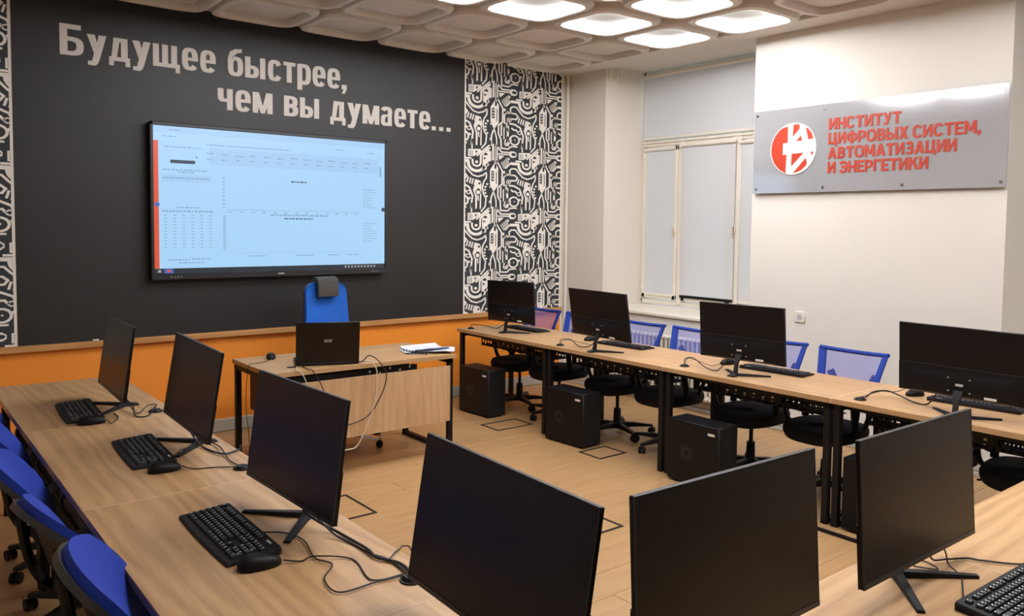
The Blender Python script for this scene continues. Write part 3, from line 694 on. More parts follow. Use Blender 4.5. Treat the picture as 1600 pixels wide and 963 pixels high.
# ---------------------------------------------------------------- desks
DZ = .697; TH = .028
def leg_frame(mb, x, ya, yb, w=.04):
    mb.box(x-w/2, x+w/2, ya, ya+w, 0, DZ-TH, .002).box(x-w/2, x+w/2, yb-w, yb, 0, DZ-TH, .002)
    mb.box(x-w/2, x+w/2, ya, yb, DZ-TH-w, DZ-TH, .002).box(x-w/2, x+w/2, ya, yb, 0, .03, .002)
def make_desk(L, dp, label, tray=True):
    """length along local X from 0..L, depth local Y 0..dp; sitter at +Y; open side at 0"""
    t = thing('office_desk', label, 'desk')
    MB().box(.0008, L-.0008, 0, dp, DZ-TH, DZ, .0015).build('desktop', DESK, t)
    MB().box(.002, L-.002, -.0008, .0, DZ-TH+.001, DZ-.001).build('edge_band', DESKE, t)
    MB().box(-.0008, .0016, 0, dp, DZ-TH, DZ+.0003).build('end_strip', mat('pale_edging', (232, 210, 176), .5), t)
    for x in (.030, L-.030):
        lf = MB(); leg_frame(lf, x, .02, dp-.04, .036); lf.build('leg_frame', BLACKM, t)
    for y_ in (.10, dp-.12): MB().box(.05, L-.05, y_-.02, y_+.02, DZ-TH-.035, DZ-TH, .002).build('cross_beam', BLACKM, t)
    if tray:
        c = MB(); y0, y1 = dp*.30, dp*.56
        c.box(.10, L-.10, y0, y1, DZ-.150, DZ-.147)
        for k in range(26):
            x = .10+k*(L-.20)/26; c.box(x, x+.012, y0, y0+.003, DZ-.147, DZ-.03); c.box(x, x+.012, y1-.003, y1, DZ-.147, DZ-.03)
        c.box(.10, L-.10, y0, y0+.004, DZ-.10, DZ-.03)
        c.box(.10, L-.10, y0, y0+.004, DZ-.15, DZ-.13)
        c.tube([(.12+k*.06, y0-.01+.012*math.sin(k*1.9), DZ-.10-.045*abs(math.sin(k*.8+.5))) for k in range(int((L-.2)/.06))], .006, 6, sub=3)
        c.tube([(.15+k*.08, y0+.02+.012*math.sin(k*1.3), DZ-.12-.04*abs(math.sin(k*1.1))) for k in range(int((L-.26)/.08))], .005, 6, sub=3)
        c.build('cable_tray', BLACKM, t)
        s = MB().box(L*.3, L*.3+.42, y0-.03, y0-.002, DZ-.125, DZ-.075, .006).build('power_strip', BPL, t)
        w_ = MB()
        for k in range(6): w_.box(L*.3+.03+k*.065, L*.3+.045+k*.065, y0-.032, y0-.0302, DZ-.11+.01*(k % 2), DZ-.10+.01*(k % 2)).box(L*.3+.03+k*.065, L*.3+.04+k*.065, y0-.032, y0-.0302, DZ-.122, DZ-.117)
        w_.build('socket_mark', GREYP, s)
    return t
LEN = 1.1765
proto = make_desk(LEN, .637, '')
def place(o, loc, rz, label, group): o.location = loc; o.rotation_euler = (0, 0, rz); tag(o, label, None, group)
# right row: sitter on +x side: local +Y -> world +x means rotate -90 ; local X -> world -y
ry = [5.8154-LEN*i for i in range(4)]
rl = ['oak desk of the right row farthest from the camera, against the orange band end', 'second oak desk of the right row, in front of the window radiator', 'third oak desk of the right row, under the monitor with the cable arc', 'nearest oak desk of the right row, at the right edge']
for i in range(4): place(proto if i == 0 else copytree(proto), (3.959, ry[i], 0), R(-90), rl[i], 'desks of the right row')
# left row: sitter on -x side: local +Y -> world -x : rotate +90, local X -> +y
pl = make_desk(LEN, .6225, '', tray=False)
ll = ['oak desk of the left row farthest back, nearest the orange wall', 'second oak desk of the left row, under the second monitor', 'third oak desk of the left row, starting at the visible seam', 'corner oak desk at the near end of the left row']
for i in range(4): place(pl if i == 0 else copytree(pl), (1.1191, 5.1315-LEN*(i+1)+(.006*i if i < 3 else .012), 0), R(90), ll[i], 'desks of the left row')
# near row: sitter on -y side: rotate 180
for i in range(3): place(copytree(pl), (1.1215+LEN*(i+1), 1.0937, 0), R(180), ['oak desk of the near row holding the middle monitor', 'oak desk of the near row holding the right foreground monitor', 'oak desk of the near row at the lower right edge'][i], 'desks of the near row')

# ---------------------------------------------------------------- teacher desk
def teacher():
    x0, x1, y0, y1 = 1.845, 3.165, 4.654, 5.330
    t = thing('teacher_desk', 'oak teacher desk with wooden front panel and black metal legs', 'desk', (x0, y0, 0))
    L, dp = x1-x0, y1-y0
    MB().box(0, L, 0, dp, DZ-TH, DZ, .0015).build('desktop', DESK, t)
    MB().box(.002, L-.002, -.0008, 0, DZ-TH+.001, DZ-.001).build('edge_band', DESKE, t)
    for x in (.028, L-.024):
        lf = MB(); leg_frame(lf, x, .03, dp-.01, .036); lf.build('leg_frame', BLACKM, t)
    MB().box(.05, L-.05, dp-.14, dp-.10, DZ-TH-.035, DZ-TH).build('cross_beam', BLACKM, t)
    MB().box(.06, L-.046, .006, .022, .232, .618, .001).build('modesty_panel', PANELW, t)
    MB().box(.085, .10, .08, dp-.09, .37, .632, .001).build('side_panel', DARKW, t)
    c = MB().box(.12, 1.03, .045, .17, .605, .613).box(.12, 1.03, .045, .05, .613, .65).box(.12, 1.03, .165, .17, .613, .65)
    for k in range(14): c.box(.60+k*.03, .615+k*.03, .04, .046, .59, .655)
    c.build('cable_tray', BLACKM, t)
    wm = MB()
    for k, z in enumerate((.63, .615, .64, .62, .635)): wm.box(.66+k*.075, .672+k*.075, .035, .039, z, z+.012)
    wm.build('plug_mark', GREYP, t)
    return t
teacher()

# ---------------------------------------------------------------- monitors
def make_monitor(w_=.603, h=.346, drop=.078):
    t = thing('monitor', '', 'monitor')
    p = MB().box(-w_/2, w_/2, 0, .012, 0, h, .002).loft([[(x*w_/2, y_, z*h) for x, z in ((-1, 0), (1, 0), (1, .42), (-1, .42))] if y_ < .014 else [(x*(w_/2-.09), y_, z*h) for x, z in ((-1, .04), (1, .04), (1, .34), (-1, .34))] for y_ in (.011, .0138, .034)], smooth=False).build('panel', BACKP, t, (0, 0, drop))
    MB().box(-w_/2+.0035, w_/2-.0035, -.0012, .001, .013, h-.0035).build('screen', SCREEN, p)
    b = MB().box(-w_/2, w_/2, -.0018, .002, h-.003, h, .0006).box(-w_/2, -w_/2+.003, -.0018, .002, 0, h, .0006).box(w_/2-.003, w_/2, -.0018, .002, 0, h, .0006).box(-w_/2, w_/2, -.0025, .002, 0, .012, .0006)
    b.build('bezel', BEZ, p)
    MB().box(-w_/2+.002, w_/2-.002, .0115, .0152, h*.42, h*.43).build('back_seam', BEZ, p)
    scw = MB()
    for x in (-.05, .05):
        for z in (.035, .10): scw.box(x-.003, x+.003, .034, .0355, z-.003, z+.003)
    scw.build('mount_screws', GREYP, p)
    lg = MB(); lg.box(-.02, .016, .034, .0355, .062, .074, .001); lg.build('back_logo', GREYP, p)
    MB().box(-.17, -.115, .0225, .0345, .017, .029).build('sticker', LBL, p)
    MB().loft([[(x*w1, y_+dy2, z) for x, dy2 in ((-1, -.008), (1, -.008), (1, .008), (-1, .008))] for w1, y_, z in ((.012, .072, .004), (.011, .060, .08), (.020, .046, .108), (.022, .036, .13))], smooth=False).build('stand_neck', BPL2, t)
    for s in (-1, 1):
        MB().loft([[(0+s*.012+a*.013, .075+b_*0, z) for a, z in ((-1, .001), (1, .001), (1, .016), (-1, .016))], [(s*.155+a*.010, -.068, z) for a, z in ((-1, .001), (1, .001), (1, .009), (-1, .009))]], smooth=False).build('stand_leg', BPL2, t) if 0 else None
        d = Vector((s*.155, -.068-.07, 0)).normalized(); q = Vector((-d.y, d.x, 0))
        A = Vector((0, .07, 0)); B_ = Vector((s*.158, -.068, 0)); rings = []
        for P_, ww, hh in ((A, .015, .017), (A+(B_-A)*.5, .012, .013), (B_, .010, .008)):
            rings.append([P_+q*ww+Vector((0, 0, .001)), P_-q*ww+Vector((0, 0, .001)), P_-q*ww*.8+Vector((0, 0, hh)), P_+q*ww*.8+Vector((0, 0, hh))])
        MB().loft(rings, smooth=False).build('stand_leg', BPL2, t)
    MB().loft([[(-.02, .062, .001), (.02, .062, .001), (.018, .062, .02), (-.018, .062, .02)], [(-.026, .125, .001), (.026, .125, .001), (.022, .125, .007), (-.022, .125, .007)]], smooth=False).build('rear_foot', BPL2, t)
    return t
MP = make_monitor()
mons = [  # x, y, z_bottom, yaw, tilt, roll, back-view?
 ('L1', .888, 4.261, .773, -1.603, .141, 0, 0, 'monitor standing farthest back on the left desk row, seen against the orange wall'),
 ('L2', .968, 3.361, .772, -1.586, .159, -.016, 0, 'second monitor of the left desk row, between the farthest and the corner ones'),
 ('L3', .957, 2.312, .770, -1.547, .133, .003, 0, 'third monitor of the left desk row, standing in front of the teacher desk'),
 ('N1', .970, 1.333, .755, -1.594, .146, -.016, 0, 'large dark foreground monitor in the centre, at the near end of the left row'),
 ('N2', 1.311, .932, .777, .031, .084, -.032, 0, 'dark foreground monitor right of the centre one, cut by the lower edge'),
 ('N3', 2.059, .917, .764, .003, .071, -.0106, 0, 'rightmost foreground monitor with its two-legged stand in view'),
 ('R1', 4.188, 5.339, .782, -1.539, -.025, .021, 1, 'monitor seen from behind on the right row, in front of the circuit wallpaper'),
 ('R2', 4.092, 4.159, .796, -1.592, -.167, -.008, 1, 'monitor seen from behind on the right row, in front of the window, leaning back most'),
 ('R3', 4.148, 2.987, .786, -1.533, -.073, .009, 1, 'monitor seen from behind on the right row, left of the wall socket'),
 ('R4', 4.097, 1.677, .789, -1.568, -.089, -.006, 1, 'monitor seen from behind at the right edge, nearest of the right row')]
MON = {}
for i, (k, x, y, z, yw, tl, ro, back, lab) in enumerate(mons):
    o = MP if i == 0 else copytree(MP)
    o.location = (x, y, DZ); o.rotation_euler = (0, 0, yw+(pi if back else 0)); o['label'] = lab; o['group'] = 'black monitors'
    for c in o.children:
        if c.name.startswith('panel'): c.location = (0, 0, z-DZ); c.rotation_euler = (tl if back else -tl, ro if back else -ro, 0)
    MON[k] = o

# ---------------------------------------------------------------- keyboards and mice
def make_keyboard():
    t = thing('keyboard', '', 'keyboard'); L, Dp = .445, .150
    def edge(x, f):   # front edge bows out slightly
        return -Dp/2-.006*(1-(2*x/L)**2)
    ns = 16; rings = []
    xs = [-L/2+L*i/ns for i in range(ns+1)]
    body = MB()
    out = [(x, edge(x, 0)) for x in xs]+[(L/2, Dp/2-.008), (L/2-.008, Dp/2), (-L/2+.008, Dp/2), (-L/2, Dp/2-.008)]
    def sc(k, z): return [(x*k, y*k+(1-k)*0, z) for x, y in out]
    def zt(y): return .010+.010*(y+Dp/2)/Dp
    body.loft([[(x, y, .001) for x, y in out], [(x, y, zt(y)*.7) for x, y in out], [(x*.988, y*.965, zt(y)) for x, y in out]], smooth=True)
    body.build('body', BPL2, t)
    ks = MB(); lg = MB(); u = .0186
    def key(cx, cy, w_=1, h_=1):
        x0, x1 = cx-w_*u/2+.0011, cx+w_*u/2-.0011; y0, y1 = cy-h_*u/2+.0011, cy+h_*u/2-.0011; z = zt(cy)
        ks.loft([[(x0, y0, z-.001), (x1, y0, z-.001), (x1, y1, z-.001), (x0, y1, z-.001)], [(x0+.0022, y0+.0016, z+.0062), (x1-.0022, y0+.0016, z+.0062), (x1-.0022, y1-.0024, z+.0072), (x0+.0022, y1-.0024, z+.0072)]], smooth=False)
        lx = x0+.0045 if w_ < 5 else None
        if lx:
            for a, b_, c_, d_ in ((0, .0042, .0012, .0044), (.0050, .0072, -.0036, -.0012)):
                if w_*u-.0022 > b_+.005: lg.add([(lx+a, cy+c_, z+.0076), (lx+b_, cy+c_, z+.0076), (lx+b_, cy+d_, z+.0079), (lx+a, cy+d_, z+.0079)], [(0, 1, 2, 3)])
    xl = -L/2+.018
    def row(y, ws, x=xl):
        for q in ws:
            if q < 0: x += -q*u; continue
            key(x+q*u/2, y, q); x += q*u
    y0 = -Dp/2+.026
    row(y0, [1.25, 1.25, 1.25, 6.25, 1.25, 1.25, 1.25, 1.25, -.25, 1, 1, 1, -.25, 2, 1])
    row(y0+u, [2.25]+[1]*10+[2.75, -1.25, 1, -1.25, 1, 1, 1]); row(y0+2*u, [1.75]+[1]*11+[2.25, -3.5, 1, 1, 1])
    row(y0+3*u, [1.5]+[1]*12+[1.5, -.25, 1, 1, 1, -.25, 1, 1, 1]); row(y0+4*u, [1]*13+[2, -.25, 1, 1, 1, -.25, 1, 1, 1, 1])
    row(y0+5.35*u, [1, -1, 1, 1, 1, 1, -.5, 1, 1, 1, 1, -.5, 1, 1, 1, 1, -.25, 1, 1, 1])
    for r, hh in ((0, 2), (2, 2)): key(xl+21.5*u+.5*u-.5*u, y0+(r+.5)*u, 1, 2)
    o = ks.build('keys', KEYM, t); o['kind'] = 'stuff'
    o = lg.build('key_legends', KEYL, t); o['kind'] = 'stuff'
    MB().box(L/2-.075, L/2-.045, Dp/2-.020, Dp/2-.013, zt(Dp/2-.015)+.0002, zt(Dp/2-.015)+.0008).build('brand_mark', GREYP, t)
    for x in (L/2-.09, L/2-.10, L/2-.11): pass
    for s in (-1, 1): MB().box(s*.18-.012, s*.18+.012, Dp/2-.02, Dp/2-.008, 0, .006).build('foot', BPL, t)
    return t
KB = make_keyboard()
def make_mouse():
    t = thing('mouse', '', 'mouse')
    def ring(z, k, ky=None, dy=0):
        return [(.030*k*math.copysign(abs(cos(a))**.8, cos(a))*(1-.14*sin(a)), .056*(ky or k)*math.copysign(abs(sin(a))**.85, sin(a))+dy, z+(.0)*0) for a in [2*pi*i/28 for i in range(28)]]
    MB().loft([ring(.001, .9), ring(.004, 1), ring(.012, 1.0), ring(.020, .95, .93, -.001), ring(.028, .82, .80, -.004), ring(.034, .6, .58, -.008), ring(.037, .3, .3, -.010), ring(.0375, .02, .02, -.010)]).build('body', BPL, t)
    MB().loft([[(x, y, z) for x, z in ((-.0045, 0), (.0045, 0), (.0045, .003), (-.0045, .003))] for y, z in ()] or [[(-.0012, .018, .0330), (.0012, .018, .0330), (.0012, .018, .0342), (-.0012, .018, .0342)], [(-.0012, .05, .017), (.0012, .05, .017), (.0012, .05, .0205), (-.0012, .05, .0205)]], smooth=False).build('button_gap', BEZ, t)
    MB().cyl((0, 0), .010, -.003, .003, 16).build('scroll_wheel', KEYM, t, (0, .030, .026), (0, R(90), 0))
    MB().box(-.006, .006, -.038, -.030, .0305, .0312).build('brand_mark', GREYP, t)
    return t
MO = make_mouse()
kbs = [ # x,y, rz (local +Y = away from typist), label
 (.752, 4.235, -90-3, 'black keyboard farthest back on the left desk row, under the first monitor'),
 (.812, 3.345, -90-3, 'black keyboard on the left row in front of the second monitor'),
 (.785, 2.312, -90-1, 'black keyboard nearest on the left row, its white key legends readable'),
 (2.20, .728, -2, 'black keyboard in the lower right corner of the photo'),
 (4.405, 5.40, 90, 'black keyboard on the right row behind the monitor by the circuit wallpaper'),
 (4.415, 4.235, 90+3, 'black keyboard on the right row, behind the monitor in front of the window'),
 (4.42, 2.93, 90+3, 'black keyboard on the right row, behind the monitor left of the socket'),
 (4.42, 1.735, 90+4, 'black keyboard nearest on the right row, at the right edge')]
for i, (x, y, a, lab) in enumerate(kbs):
    o = KB if i == 0 else copytree(KB); o.location = (x, y, DZ); o.rotation_euler = (0, 0, R(a)); o['label'] = lab; o['group'] = 'black keyboards'
ms = [(.752, 3.968, -100, 'black mouse touching the farthest keyboard of the left row'), (.812, 3.055, -98, 'black mouse beside the middle keyboard of the left row'),
      (.775, 2.045, -100, 'black mouse beside the nearest keyboard of the left row'), (4.40, 4.60, 80, 'black mouse behind the monitor in front of the window'),
      (4.385, 3.275, 80, 'black mouse on the right row behind the monitor left of the socket'), (4.40, 2.045, 70, 'black mouse left of the nearest keyboard on the right row'),
      (2.052, 5.19, 160, 'black mouse on the teacher desk left of the laptop')]
for i, (x, y, a, lab) in enumerate(ms):
    o = MO if i == 0 else copytree(MO); o.location = (x, y, DZ); o.rotation_euler = (0, 0, R(a)); o['label'] = lab; o['group'] = 'black mice'

# ---------------------------------------------------------------- laptop, papers
def laptop():
    t = thing('laptop', 'open black laptop on the teacher desk, lid towards the camera', 'laptop', (2.064, 4.821, DZ), R(-20.5))
    w_, dp, hh = .392, .262, .275
    MB().box(0, w_, 0, dp, .002, .018, .004).build('base', BPL, t)
    k = MB()
    for r in range(6):
        for c in range(15): k.box(.025+c*.023, .045+c*.023, .03+r*.019, .047+r*.019, .018, .0195)
    o = k.build('keys', KEYM, t); o['kind'] = 'stuff'
    MB().box(w_/2-.06, w_/2+.04, .17, .24, .018, .0185).build('touchpad', BEZ, t)
    lid = MB().box(0, w_, -.007, 0, 0, hh, .003).build('lid', mat('laptop_lid', (14, 10, 10), .35, spec=.35), t, (0, .004, .014), (R(13), 0, 0))
    MB().box(.008, w_-.008, 0, .0008, .014, hh-.008).build('screen', SCREEN, lid)
    text_part('brand_lettering', 'acer', GREYP, lid, facing(w_*.44, -.0074, hh*.52, (1, 0, 0), (0, -1, 0)), .052, .030, .012)
    MB().tube([(.03, 0, .012), (w_-.03, 0, .012)], .008, 8).build('hinge', BPL, t)
laptop()
t = thing('paper_stack', 'open spiral notebook and white papers at the right end of the teacher desk', 'papers', (3.06, 4.86, DZ))
def sheet(x, y, rz, m_=PAPER, wx=.21, wy=.297, curl=.01, z=0, nm='sheet'):
    return MB().grid(lambda u, v: ((u-.5)*wx, (v-.5)*wy, z+curl*abs(2*u-1)**3+.001), 10, 2).build(nm, m_, t, (x, y, 0), (0, 0, rz))
for k, (x, y, a, c) in enumerate(((.0, .0, 8, .004), (-.02, .03, 14, .008), (.03, -.03, -4, .012), (.02, .06, 30, .02))): sheet(x, y, R(a+60), curl=c, z=.003*k)
o = MB()
for k in range(5): o.box(-.05+k*.004, .05-k*.006, -.03+k*.013, -.026+k*.013, .0175, .018)
o.build('printed_lines', PAPERD, t, (0, 0, 0), (0, 0, R(70)))
cl = MB()
for k in range(9): cl.tube([(-.10+.0*k, -.12+k*.028, .002), (-.112, -.12+k*.028, .012), (-.10, -.12+k*.028, .02)], .003, 6, sub=3)
cl.build('spiral_binding', CORD, t, (-.02, .0, 0), (0, 0, R(12)))
tag(MB().box(-.03, .03, -.008, .008, 0, .006, .002).build('usb_receiver', BPL, None, (2.03, 4.80, DZ), (0, 0, R(-10))), 'small black adapter on the teacher desk left of the laptop', 'adapter')

# ---------------------------------------------------------------- grommets and cables
gm = MB().cyl((0, 0), .032, 0, .004, 24).cyl((0, 0), .027, .004, .012, 24, r2=.02)
gl = [((1.05, 1.735), 'black desk grommet by the bottom left corner of the central foreground monitor'), ((1.045, 2.92), 'black desk grommet behind the third monitor of the left row'),
      ((1.04, 4.05), 'black desk grommet right of the farthest monitor of the left row'), ((4.04, 5.72), 'black desk grommet at the far end of the right row'),
      ((4.03, 4.54), 'black desk grommet left of the monitor in front of the window'), ((4.09, 3.39), 'black desk grommet left of the monitor near the socket'), ((4.055, 2.17), 'black desk grommet left of the nearest right row monitor')]
for (x, y), lab in gl: tag(gm.build('cable_grommet', BPL, None, (x, y, DZ)), lab, 'grommet', 'cable grommets')
CAB = {
  'L3kb': ([[0.86, 2.243, 0.71], [0.917, 2.219, 0.702], [0.936, 2.133, 0.702], [0.909, 2.003, 0.702], [0.928, 1.937, 0.702], [0.873, 1.867, 0.702], [0.869, 1.776, 0.702], [0.968, 1.772, 0.702], [1.037, 1.759, 0.704]], .0021, 'long thin keyboard cord looping on the desk below the third left monitor'),
  'L3mouse': ([[0.831, 2.027, 0.708], [0.873, 2.01, 0.7], [0.909, 2.003, 0.7065], [0.987, 1.938, 0.7], [0.966, 1.795, 0.7], [1.043, 1.769, 0.703]], .0021, 'thin mouse cord running to the grommet by the central foreground monitor'),
  'L3mon': ([[0.978, 2.30, 0.78], [1.0, 2.23, 0.73], [1.039, 2.107, 0.704], [1.042, 1.958, 0.708], [1.039, 1.903, 0.704], [1.069, 1.838, 0.703], [1.067, 1.784, 0.703], [1.052, 1.742, 0.703]], .0042, 'thick black cable bundle leaving the third left monitor'),
  'L3mon2': ([[0.99, 2.29, 0.77], [1.016, 2.117, 0.71], [1.035, 2.033, 0.701], [1.041, 1.945, 0.701], [1.062, 1.864, 0.701], [1.051, 1.75, 0.703]], .003, 'second cable beside the bundle of the third left monitor'),
  'L3off': ([[1.06, 1.867, 0.706], [1.095, 1.9, 0.704], [1.122, 1.92, .701], [1.15, 1.95, .692], [1.23, 2.03, .62], [1.33, 2.13, .35], [1.36, 2.16, .005]], .0022, 'thin cord running over the desk edge left of the central foreground monitor'),
  'L2mon': ([[0.99, 3.34, 0.75], [1.015, 3.285, 0.704], [1.04, 3.135, 0.704], [1.09, 3.141, 0.702], [1.119, 3.16, .702], [1.13, 3.18, .68], [1.135, 3.2, .3], [1.15, 3.2, .005]], .0035, 'black cable from the second left monitor over the desk edge'),
  'L2mon2': ([[1.0, 3.33, 0.75], [1.062, 3.312, 0.706], [1.06, 3.198, 0.7095], [1.038, 3.04, 0.702], [1.04, 2.93, 0.704]], .0025, 'thin cable from the second left monitor to the grommet'),
  'L2mouse': ([[0.87, 3.051, 0.708], [0.903, 3.011, 0.70], [0.97, 2.985, 0.70], [1.03, 2.925, 0.704]], .0021, 'thin mouse cord of the middle keyboard place on the left row'),
  'L2kb': ([[0.888, 3.213, 0.706], [0.925, 3.276, 0.70], [0.94, 3.30, 0.70], [1.008, 3.306, 0.7035]], .0021, 'short keyboard cord under the second left monitor'),
  'L1mouse': ([[0.812, 3.96, 0.706], [0.822, 3.918, 0.70], [0.869, 4.013, 0.70], [0.875, 4.119, 0.70]], .0021, 'thin mouse cord beside the farthest left monitor'),
  'L1mon': ([[0.93, 4.23, 0.76], [0.95, 4.10, 0.73], [0.938, 3.99, 0.702], [0.987, 3.965, 0.702], [1.045, 4.083, 0.715], [1.035, 4.07, 0.704]], .0032, 'tangled black cable by the farthest left monitor'),
  'L1mon2': ([[0.94, 4.24, 0.75], [0.95, 4.15, 0.72], [0.956, 4.03, 0.7035], [1.019, 4.10, 0.72], [1.062, 4.12, 0.7145], [1.033, 4.051, 0.71]], .0026, 'second looping cable by the farthest left monitor'),
  'R1': ([[4.04, 5.72, 0.71], [4.08, 5.76, 0.725], [4.15, 5.75, 0.72], [4.2, 5.70, 0.71], [4.24, 5.60, 0.702], [4.235, 5.45, 0.78]], .0035, 'black cable arc at the far end of the right row'),
  'R2': ([[4.03, 4.54, 0.71], [4.07, 4.58, 0.73], [4.118, 4.573, 0.735], [4.143, 4.536, 0.73], [4.124, 4.471, 0.71], [4.082, 4.362, 0.703], [4.12, 4.30, 0.72], [4.14, 4.22, 0.80]], .0035, 'black cable arc left of the monitor in front of the window'),
  'R2b': ([[4.035, 4.545, 0.71], [4.12, 4.58, 0.725], [4.163, 4.503, 0.72], [4.22, 4.46, 0.705], [4.26, 4.42, 0.702], [4.20, 4.30, 0.78]], .002, 'thin cord beside the arc left of the window monitor'),
  'R3': ([[4.09, 3.39, 0.71], [4.13, 3.42, 0.738], [4.171, 3.388, 0.745], [4.08, 3.222, 0.72], [4.1, 3.165, 0.703], [4.16, 3.16, 0.71], [4.19, 3.10, 0.80]], .0035, 'black cable arc left of the monitor near the socket'),
  'R3b': ([[4.095, 3.392, 0.71], [4.15, 3.41, 0.742], [4.201, 3.348, 0.72], [4.233, 3.285, 0.702], [4.26, 3.24, 0.72], [4.2, 3.12, 0.80]], .002, 'thin cord beside the arc left of the monitor near the socket'),
  'R4': ([[4.053, 2.173, 0.71], [4.075, 2.15, 0.712], [4.15, 2.15, 0.73], [4.22, 2.11, 0.735], [4.25, 2.055, 0.715], [4.20, 1.948, 0.703], [4.2, 1.88, 0.71], [4.14, 1.80, 0.81]], .004, 'thick black cable arc left of the nearest right row monitor'),
  'R4b': ([[4.06, 2.169, 0.712], [4.201, 2.141, 0.728], [4.245, 2.1, 0.728], [4.265, 2.06, 0.738], [4.15, 1.93, 0.81]], .002, 'thin cord beside the arc of the nearest right row monitor'),
  'N3kb': ([[2.036, 0.81, 0.71], [2.139, 0.855, 0.7], [2.188, 0.88, 0.7], [2.237, 0.932, 0.701], [2.217, 0.933, 0.74], [2.19, .95, .80]], .0021, 'thin keyboard cord hanging behind the rightmost foreground monitor'),
  'N3mon': ([[2.156, 0.95, 0.78], [2.20, 0.96, 0.715], [2.26, 0.945, 0.7035], [2.317, 0.914, 0.702], [2.331, 0.885, 0.702], [2.40, 0.80, 0.702], [2.55, 0.74, 0.702]], .0026, 'brown-black cord curving to the right of the rightmost foreground monitor'),
  'N3loop': ([[2.15, 0.985, 0.7], [2.168, 0.949, 0.7], [2.18, 0.935, 0.7], [2.195, 0.948, 0.7], [2.206, 0.982, 0.7], [2.19, 1.0, .7]], .0018, 'small cord loop under the rightmost foreground monitor'),
  'Tblack': ([[2.42, 4.78, .70], [2.44, 4.66, .715], [2.478, 4.635, 0.752], [2.54, 4.62, 0.711], [2.583, 4.60, 0.619], [2.548, 4.6, 0.497], [2.451, 4.6, 0.372], [2.295, 4.6, 0.331], [2.145, 4.6, 0.343], [2.0, 4.6, .2], [1.95, 4.6, .006]], .0036, 'black cable hanging in a wide loop over the teacher desk front panel'),
  'Twhite': ([[2.45, 4.76, .70], [2.46, 4.65, 0.712], [2.487, 4.63, 0.715], [2.519, 4.61, 0.651], [2.506, 4.6, 0.477], [2.438, 4.6, 0.299], [2.37, 4.6, 0.186], [2.278, 4.6, 0.171], [2.166, 4.6, 0.1], [2.1, 4.6, .006]], .0036, 'cream cable hanging in a loop over the teacher desk front panel'),
  'Twhite2': ([[2.06, 4.79, .701], [2.0, 4.66, 0.702], [2.018, 4.642, 0.695], [2.054, 4.63, 0.617], [2.066, 4.62, 0.5], [2.07, 4.6, .3], [2.05, 4.6, .006]], .003, 'cream cable dropping from the laptop over the front edge'),
  'Tblack2': ([[2.09, 4.78, .701], [2.075, 4.66, 0.702], [2.10, 4.642, 0.69], [2.161, 4.63, 0.569], [2.188, 4.62, 0.409], [2.2, 4.6, .2], [2.18, 4.6, .006]], .003, 'black cable dropping from the laptop over the front edge'),
  'Tmouse': ([[2.035, 5.13, 0.706], [1.955, 5.08, 0.70], [1.888, 5.054, 0.70], [1.85, 5.03, 0.703], [1.835, 5.02, .66], [1.832, 5.05, .45], [1.835, 5.0, .2], [1.81, 5.0, .006]], .002, 'thin mouse cord dropping off the left end of the teacher desk'),
}
for k, (p, r, lab) in CAB.items():
    wh = 'white' in k
    tag(MB().tube(p, r, 7, sub=7).build('power_cord' if r > .003 else 'thin_cord', CORDW if wh else CORD), lab, 'cable', 'cables on the desks')

# ---------------------------------------------------------------- computer towers
def make_tower():
    """narrow front faces local -Y, long side faces -X"""
    t = thing('computer_tower', '', 'computer'); w_, d, h = .185, .395, .395
    MB().box(0, w_, .012, d, .012, h, .004).build('case', BPL, t)
    MB().box(-.001, w_+.001, 0, .014, .012, h+.002, .006).box(.02, .03, -.002, .0, .08, h-.06).build('front_panel', BPL2, t)
    v = MB()
    for a in range(16):
        an = 2*pi*a/16; v.bar((-.001, d*.62+.02*cos(an), .2+.02*sin(an)), (-.001, d*.62+.055*cos(an), .2+.055*sin(an)), .006, .001, upv=(1, 0, 0))
    v.build('side_vent', BEZ, t)
    MB().box(-.0012, .0, .035, .085, h-.055, h-.04).build('sticker', LBL, t)
    MB().box(.06, .075, -.003, 0, .3, .315).build('power_button', BEZ, t)
    for x in (.02, w_-.04):
        for y_ in (.03, d-.06): MB().box(x, x+.025, y_, y_+.03, 0, .013).build('foot', BPL2, t)
    return t
TW = make_tower()
for i, (x, y, a, lab) in enumerate(((3.93, 5.305, 3, 'black computer tower farthest back, beside the teacher desk'), (3.927, 4.165, 3, 'black computer tower under the seam of the first two right row desks'),
                          (3.912, 2.965, 1, 'black computer tower under the right row, left of the chrome-post chair'), (3.98, 1.815, 1, 'black computer tower partly hidden by the rightmost foreground monitor'))):
    o = TW if i == 0 else copytree(TW); o.location = (x, y, 0); o.rotation_euler = (0, 0, R(a)); o['label'] = lab; o['group'] = 'black computer towers'
# floor hatches
def hatch(x0, x1, y0, y1, lab):
    t = thing('floor_hatch', lab, 'hatch', (x0, y0, 0), 0, 'floor service hatches'); w_, d = x1-x0, y1-y0; b = .012
    m_ = MB().box(0, w_, 0, b, 0, .004).box(0, w_, d-b, d, 0, .004).box(0, b, b, d-b, 0, .004).box(w_-b, w_, b, d-b, 0, .004); m_.build('hatch_frame', BPL2, t)
    MB().box(b*1.6, w_-b*1.6, b*1.6, d-b*1.6, 0, .0025).build('hatch_lid', FLOORW, t)
hatch(3.76, 4.11, 4.95, 5.185, 'square floor hatch in front of the farthest computer tower'); hatch(3.86, 4.12, 3.92, 4.14, 'square floor hatch in front of the second computer tower')
hatch(2.74, 3.09, 2.95, 3.25, 'square floor hatch in the open floor between the foreground monitors'); hatch(1.80, 2.15, 3.925, 4.3, 'square floor hatch on the floor right of the third left monitor')
hatch(3.87, 4.2, 2.03, 2.28, 'square floor hatch at the foot of the last desk leg pair') if 0 else None
